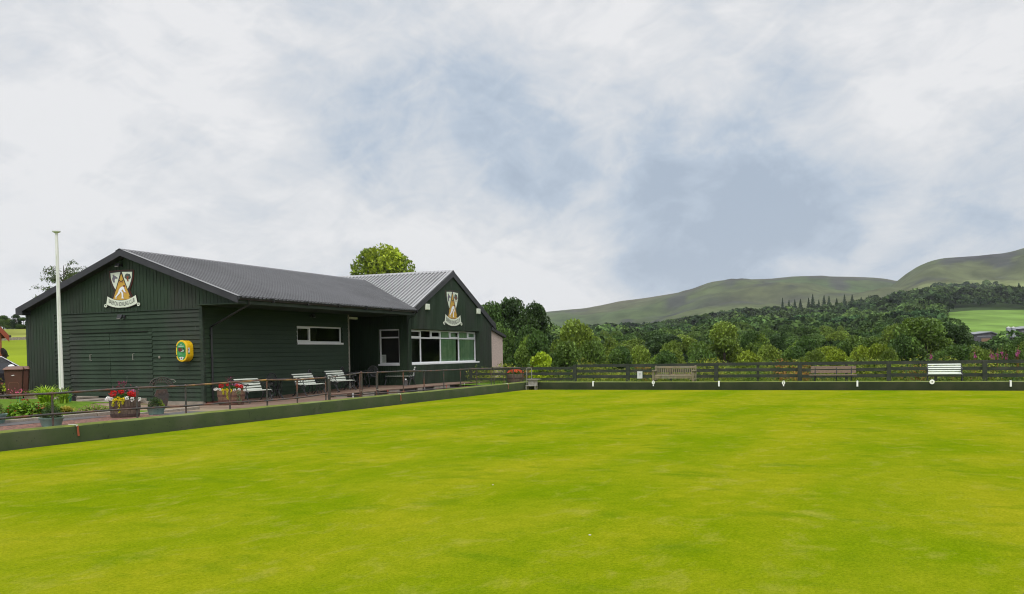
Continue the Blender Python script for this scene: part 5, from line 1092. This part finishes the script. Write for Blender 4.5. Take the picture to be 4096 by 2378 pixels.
def place_tree(key,x,y,D,hw,label,group=None,name=None,minh=4.5,seed=0,sz=None):
    """tree D metres off at bearing x whose top stands at elevation reading y; hw = half width in the same survey units"""
    X,Y,Zt=at(x,D,y); zb_=float(land_z(X,Y)); H=max(Zt-zb_,minh); rr=hw*D/2192; rr=max(rr,H/(5.6 if key[0]=='con' else 4.0))
    r=PROTO[key]; s=(rr/4.2 if key[0]!='con' else rr/2.6); o=r if r.get('_new') else copy_tree(r)
    if '_new' in r: del r['_new']
    if '_new' in o: del o['_new']
    hs=H/(10 if key[0]!='con' else 12)
    o.location=(X,Y,Zt-H); o.scale=(s,s,hs); o.rotation_euler=(0,0,random.uniform(0,6.28)); o['label']=label; o['category']='tree'
    if group: o['group']=group
    elif 'group' in o: del o['group']
    return o
# trees that stand out one by one
BELT=[('middark',0,1212,742,48,78,'tall dark tree rising directly behind the pebbledash annex'),('dark',0,1262,730,64,84,'tallest dark tree right of the clubhouse'),('dark',1,1320,750,40,86,'blackish crown at the right end of the tall dark group'),
('middark',1,1225,792,46,62,'dark bushy tree just right of the annex roof'),('middark',0,1300,800,50,60,'broad dark green tree below the tallest crown'),('mid',0,1325,812,36,58,'mid green tree between the dark group and the pale ash'),
('light',0,1412,784,60,60,'pale green ash tree with a rounded top right of the dark group'),('mid',1,1395,838,55,52,'green bushy tree below the pale ash'),('mid',1,1465,836,38,58,'narrow green tree right of the pale ash'),
('middark',0,1528,852,52,50,'dark bushy tree behind the notice'),('light',1,1505,832,36,80,'small pale tree above the notice sheet'),('dark',0,1600,818,44,120,'round blackish tree in the middle of the wood edge'),('light',0,1575,848,48,56,'pale bushy tree above the wooden bench, left'),
('light',1,1650,842,50,62,'pale bushy tree above the wooden bench'),('mid',0,1640,862,48,46,'low green bush straight behind the wooden bench'),('mid',1,1720,838,50,64,'green tree right of the wooden bench'),('light',0,1782,790,62,84,'tall pale tree rising above the wood edge in the middle'),('middark',1,1722,858,50,48,'dark bush right behind the fence past the wooden bench'),
('mid',0,1850,812,46,86,'rounded green tree right of the tall pale one'),('yellow',0,1840,862,48,48,'yellowish bush between the wooden and plank benches'),('light',0,1890,846,48,58,'pale bush left of the plank bench'),('dark',1,1905,828,40,100,'dark tree with a flat top beyond the pale bushes'),
('middark',0,1960,852,45,52,'dark green bush left above the plank bench'),('yellow',1,2030,852,26,49,'golden yellow-green bush above the plank bench'),('yellow',0,2062,858,24,46,'smaller golden bush at the right end of the plank bench'),('light',1,2000,862,24,46,'pale low bush above the left of the plank bench'),('yellow',0,2118,850,30,47,'bright yellow-green bush right of the plank bench'),('yellow',1,2158,846,32,45,'tallest bright yellow-green bush between the plank and white benches'),('light',1,2188,860,30,44,'spreading light bush left of the white-slatted bench'),('mid',1,2105,824,52,78,'rounded green tree behind the yellow bushes'),
('mid',0,1985,826,46,90,'green tree with a domed top left of centre right'),('light',1,2195,800,42,104,'pale domed tree between the yellow bush and the big tree'),('mid',1,2278,780,84,74,'big spreading green tree above the white-slatted bench'),('middark',0,2225,822,46,64,'darker tree hugging the left of the big spreading tree'),('dark',1,2352,798,52,96,'dark tree right of the big spreading tree'),
('middark',1,2340,850,58,52,'dark green bush behind the white-slatted bench'),('light',1,2425,858,50,46,'pale leafy bush behind the fireweed'),('middark',1,2478,842,46,56,'dark bush at the right edge above the fence'),('mid',0,2508,832,40,74,'green tree at the right edge below the barn'),('dark',0,2372,822,30,110,'small dark tree below the field by the barn'),('mid',0,2560,830,60,60,'green tree just inside the right edge of the view')]
for k,v,x,y,hw,D,l in BELT: place_tree((k,v),x,y,D,hw*1.42,l)
# lime shrub by the steps
PAL['limegreen']=(.42,.56,.03); PAL['yellow2']=(.30,.39,.030)
tree_proto(('lime',1),'yellow2',10,4.2,24000,.15,52,lob=26)
tree_proto(('lime',0),'limegreen',10,4.2,7000,.30,91,lob=14,name='lime_shrub'); o=place_tree(('lime',0),1332,870,40,42,'bright lime green shrub behind the lower fence panel',minh=2.5)
for i in range(24):
    X_=2+i*7.5; o=copy_tree(PROTO[(['dark','middark','mid'][i%3],i%2)]); o.location=(X_,-36-2.5*(i%2),-.3-4.5*(X_>45)); o.scale=(1.25,1.25,1.05+.1*(i%3)+.5*(X_>45)); o['label']='broadleaf tree beyond the right-hand side of the green'; o['category']='tree'; o['group']='trees along the right of the green'; o.rotation_euler=(0,0,i*1.3)
    if '_new' in o: del o['_new']
# tree behind the roof, and thin tree on the left
o=place_tree(('lime',1),950,601,172,125,'bright green tree rising behind the clubhouse roof'); 
g=np.random.default_rng(5); tr=thing('birch_tree','thin feathery tree behind the left slope of the clubhouse roof','tree',(*at(165,60)[:2],.5)); X_,Y_,Zt_=at(165,60,640); Hh=Zt_-.5
b=MB(); b.tube([(0,0,-.5),(0,0,Hh*.5),(.1,.1,Hh*.95)],[.16,.10,.02],6); P=[]
for i in range(64):
    a=g.uniform(0,6.28); z=Hh*g.uniform(.38,.86); r_=g.uniform(.7,2.3)*(1.15-.5*z/Hh); tip=np.array((math.cos(a)*r_,math.sin(a)*r_,z+r_*.55)); mid=np.array((math.cos(a)*r_*.5,math.sin(a)*r_*.5,z+r_*.5))
    b.tube([(0,0,z),tuple(mid),tuple(tip)],[.025,.012,.004],4)
    for q in np.linspace(.35,1.05,5): P.append((mid+(tip-mid)*(q-.3)/.7)+g.normal(0,.13,(11,3))*np.array([1,1,.6])-np.array([0,0,.05]))
P=np.concatenate(P); leafset('crown',tr,P,.085,cl_((.10,.15,.04),len(P),.25,g),asp=.35,seed=6)
b.build('trunk','bark',tr)
# trees on the left field edge
for i,(x,y,hw,k,v,l) in enumerate(((14,776,22,'mid',0,'greyish tree on the field skyline above the brick house'),(44,773,15,'dark',1,'dark tree on the field skyline in the middle of the gap'),(62,781,22,'middark',0,'green tree on the field skyline against the clubhouse wall'),(95,778,24,'mid',1,'field skyline tree hidden mostly behind the clubhouse'),(-25,778,26,'middark',1,'field skyline tree just outside the left edge'))):
    place_tree((k,v),x,y,283,hw*1.15,l,minh=4)
b=MB()
for i in range(60):
    x=-60+i*3.2; X_,Y_,_=at(x,150); z=float(land_z(X_,Y_)); b.box((X_,Y_,z+.1),(.5,.35,random.uniform(.5,.8)),random.uniform(0,3))
tag(b.build('field_wall','concrete'),'low drystone wall between the two fields on the left','wall')
# individual trees of the valley, 100 to 420 m
g=np.random.default_rng(23); cnt=0
KL={'dark':'dark green broadleaf tree in the wooded valley beyond the fence','middark':'deep green broadleaf tree in the wooded valley beyond the fence','mid':'mid green broadleaf tree in the wooded valley beyond the fence','light':'pale green broadleaf tree in the wooded valley beyond the fence'}
for row,(D0,yb,n) in enumerate(((110,830,22),(150,820,24),(200,815,26),(270,812,28),(350,806,30),(440,800,32))):
    for i in range(n):
        x=1180+(2640-1180)*(i+g.uniform(.2,.8))/n; D=D0*g.uniform(.9,1.12); e=np.interp(x,EX,EY); y=(yb*(1-row*.12)+(e+35)*row*.12)+g.uniform(-9,9)
        if 2330<x<2520 and D>300: continue
        if 2330<x<2560 and D>95: y=max(y,843)
        k=g.choice(['dark','middark','mid','light'],p=[.2,.35,.3,.15]); wh=[w for q,w in ((1380,'just right of the clubhouse'),(1500,'left of the notice sheet'),(1595,'by the notice sheet'),(1720,'above the wooden bench'),(1850,'right of the wooden bench'),(1985,'left of the plank bench'),(2110,'above the plank bench'),(2200,'right of the plank bench'),(2285,'left of the white-slatted bench'),(2380,'above the white-slatted bench'),(9999,'at the right edge')) if x<q][0]
        place_tree((k,int(g.integers(2))),x,y,D,g.uniform(5.0,7.5)*2192/D/1.45,'%s tree in the %s row of the valley wood, %s'%({'dark':'dark green','middark':'deep green','mid':'mid green','light':'pale green'}[k],['nearest','second','third','fourth','fifth','farthest'][row],wh),'broadleaf trees of the valley floor',minh=5.5)
# conifers standing on the wooded ridge
ORD='first second third fourth fifth sixth seventh eighth ninth tenth eleventh twelfth thirteenth fourteenth fifteenth sixteenth'.split()
for i,(x,y,hw) in enumerate(((1927,737,6),(1943,742,7),(1957,741,7),(1971,740,8),(1991,737,7),(2001,728,8),(2016,741,6),(2029,731,8),(2041,732,7),(2060,738,8),(2079,729,7),(2098,729,8),(2120,735,8),(2203,735,6),(2420,706,7),(2507,700,8))):
    place_tree(('con',0),x,y-3,1120,hw*1.75,'%s dark pointed conifer from the left along the wooded ridge'%ORD[i],'conifers on the wooded ridge',minh=17)
# far wood: thousands of crowns in one mass
def forest(name,label,n,Dr,seed,rej,m=46,lf=.42,br=1.0):
    g=np.random.default_rng(seed); D=Dr[0]*(Dr[1]/Dr[0])**g.uniform(0,1,n); x=g.uniform(900,2900,n); u=(x-1260)/2192; X=f2[0]*D+r2[0]*u*D; Y=f2[1]*D+r2[1]*u*D; k=~rej(x,D); X,Y,D,x=X[k],Y[k],D[k],x[k]; n=len(X)
    Z=land_z(X,Y); H=np.clip(10.5*np.exp(g.normal(0,.28,n)),6,19)*np.clip(D/330,.55,1); Rr=H*g.uniform(.32,.5,n); P=np.empty((n,m,3)); d=g.normal(size=(n,m,3)); d/=np.linalg.norm(d,axis=2)[...,None]; d[...,2]=np.abs(d[...,2])*1.0-.15
    P[...,0]=X[:,None]+d[...,0]*Rr[:,None]; P[...,1]=Y[:,None]+d[...,1]*Rr[:,None]; P[...,2]=Z[:,None]+H[:,None]*.55+d[...,2]*H[:,None]*.45
    tone=fbm(X/90,Y/90,3,seed)[:,None]; tone=np.clip((tone-.5)*1.8+.5,0,1); c=np.array((.040,.085,.028))*(1-tone)+np.array((.120,.185,.045))*tone; c=c*br*(1+g.normal(0,.28,(n,1))); 
    dk=g.uniform(size=n)<.2; c[dk]*=.6; c=np.repeat(c[:,None],m,1)*(1+g.normal(0,.15,(n,m,1)))
    V,F=leafquads(P.reshape(-1,3),np.repeat(Rr*lf,m),.3,.8,seed,up=(0,0,1)); return tag(rawmesh(name,V,F,'far_leaf',None,col=np.repeat(np.clip(c.reshape(-1,3),.003,1),4,axis=0)),label,'wood',kind='stuff')
FIELD=lambda x,D:(x>2325)&(D>300)&(D<880)
forest('distant_wood','dense mixed wood covering the far valley side below the hills',7500,(720,1420),3,lambda x,D:FIELD(x,D)|(x<1150)|((x>2150)&(D>1340)),60,.30,.72)
forest('valley_wood','leafy wood over the lower half of the valley side',2600,(400,760),13,lambda x,D:FIELD(x,D)|(x<1150),170,.17,1.25)
forest('near_wood','leafy wood filling the valley floor between the trees',900,(120,430),4,lambda x,D:(x<1150)|((x>2335)&(D>170)),420,.10)
forest('hill_plantation','dark tree strip along the foot of the right-hand hill',1500,(1560,1680),5,lambda x,D:(x<2150)|(x>2470))
# pasture on the right
def field_z(X,Y):
    return land_z(X,Y)
X0=[at(x,D)[:2] for x,D in ((2325,500),(2860,430),(2860,900),(2335,800))]
patch('pasture',X0,'land',40,1.0,(.16,.27,.05))
# farm sheds beyond the trees
def zfor(x,y,D): return at(x,D,y)[2]
def shed(label,x0,x1,ytop,yb,D,roofm='barn_roof',wallm='barn_wall'):
    xa,ya,_=at(x0,D); xb_,yb_,_=at(x1,D); L_=math.hypot(xb_-xa,yb_-ya); zt=zfor((x0+x1)/2,ytop,D); zb0=zfor((x0+x1)/2,yb,D)-3; h=zt-zb0
    t=thing('farm_shed',label,'shed',(xa,ya,zb0),math.atan2(yb_-ya,xb_-xa)); b=MB(); b.prism([(0,0),(L_,0),(L_,h*.72),(L_*.72,h*.95),(0,h*.80)],0,10); b.build('wall',wallm,t)
    b=MB(); b.hexa([(-.4,-.8,h*.80),(L_*.72,-.8,h*.95),(L_*.72,11,h*1.0),(-.4,11,h*.86),(-.4,-.8,h*.84),(L_*.72,-.8,h),(L_*.72,11,h*1.04),(-.4,11,h*.9)]); b.hexa([(L_*.72,-.8,h*.95),(L_+.6,-.8,h*.74),(L_+.6,11,h*.78),(L_*.72,11,h*1.0),(L_*.72,-.8,h),(L_+.6,-.8,h*.79),(L_+.6,11,h*.83),(L_*.72,11,h*1.04)]); b.build('roof',roofm,t)
    b=MB(); b.bb((L_*.30,-.25,h*.3),(L_*.68,-.05,h*.52)); b.build('straw_bay','barn_orange',t); b=MB(); b.bb((L_*.12,-.2,h*.66),(L_*.7,-.05,h*.70)); b.build('beam','silo_metal',t); return t
shed('long low farm shed with a pale roof and orange bay below the pasture',2398,2455,816,836,430)
shed('farm shed with a pale roof at the right frame edge beside the silos',2508,2560,803,825,430)
for x,l in ((2482,'left one of two grey silos by the farm'),(2494,'right one of two grey silos by the farm')):
    X_,Y_,zt=at(x,420,806); zb0=zfor(x,830,420); t=thing('silo',l,'silo',(X_,Y_,zb0),0,'silos at the farm'); r_=5.2*420/2192; h=zt-zb0; b=MB(); b.lathe([(r_,0),(r_,h)],18); b.build('tank','silo_metal',t,smooth=True); b=MB(); b.lathe([(r_*1.03,h),(.15,h+.35)],18); b.build('roof','label_white',t)
PROT=[r for r in PROTO.values() if r.get('_new')]
for r in PROT:
    for ch in list(r.children): bpy.data.objects.remove(ch)
    bpy.data.objects.remove(r)
# small litter on the turf
for x,y,l in ((9.2,4.15,'small white petal on the turf left of centre'),(6.9,2.25,'small white petal on the turf near the bottom of the picture')):
    b=MB(); b.ball((0,0,.004),.009,6,1,1.4,.35); o=b.build('fallen_petal','peg_white'); o.location=(x,y,0); tag(o,l,'petal','petals fallen on the green')

# ---------------------------------------------------------------- air
b=MB(); b.bb((-4800,-4800,-140),(4900,4900,420)); hz=tag(b.build('haze','dark_room'),'pale damp air over the valley',kind='stuff')
m=bpy.data.materials.new('haze'); m.use_nodes=True; m.node_tree.nodes.clear(); o=m.node_tree.nodes.new('ShaderNodeOutputMaterial'); v=m.node_tree.nodes.new('ShaderNodeVolumePrincipled'); v.inputs['Color'].default_value=(.86,.92,1,1); v.inputs['Density'].default_value=.000062; v.inputs['Anisotropy'].default_value=0
m.node_tree.links.new(v.outputs[0],o.inputs['Volume']); hz.data.materials.clear(); hz.data.materials.append(m)
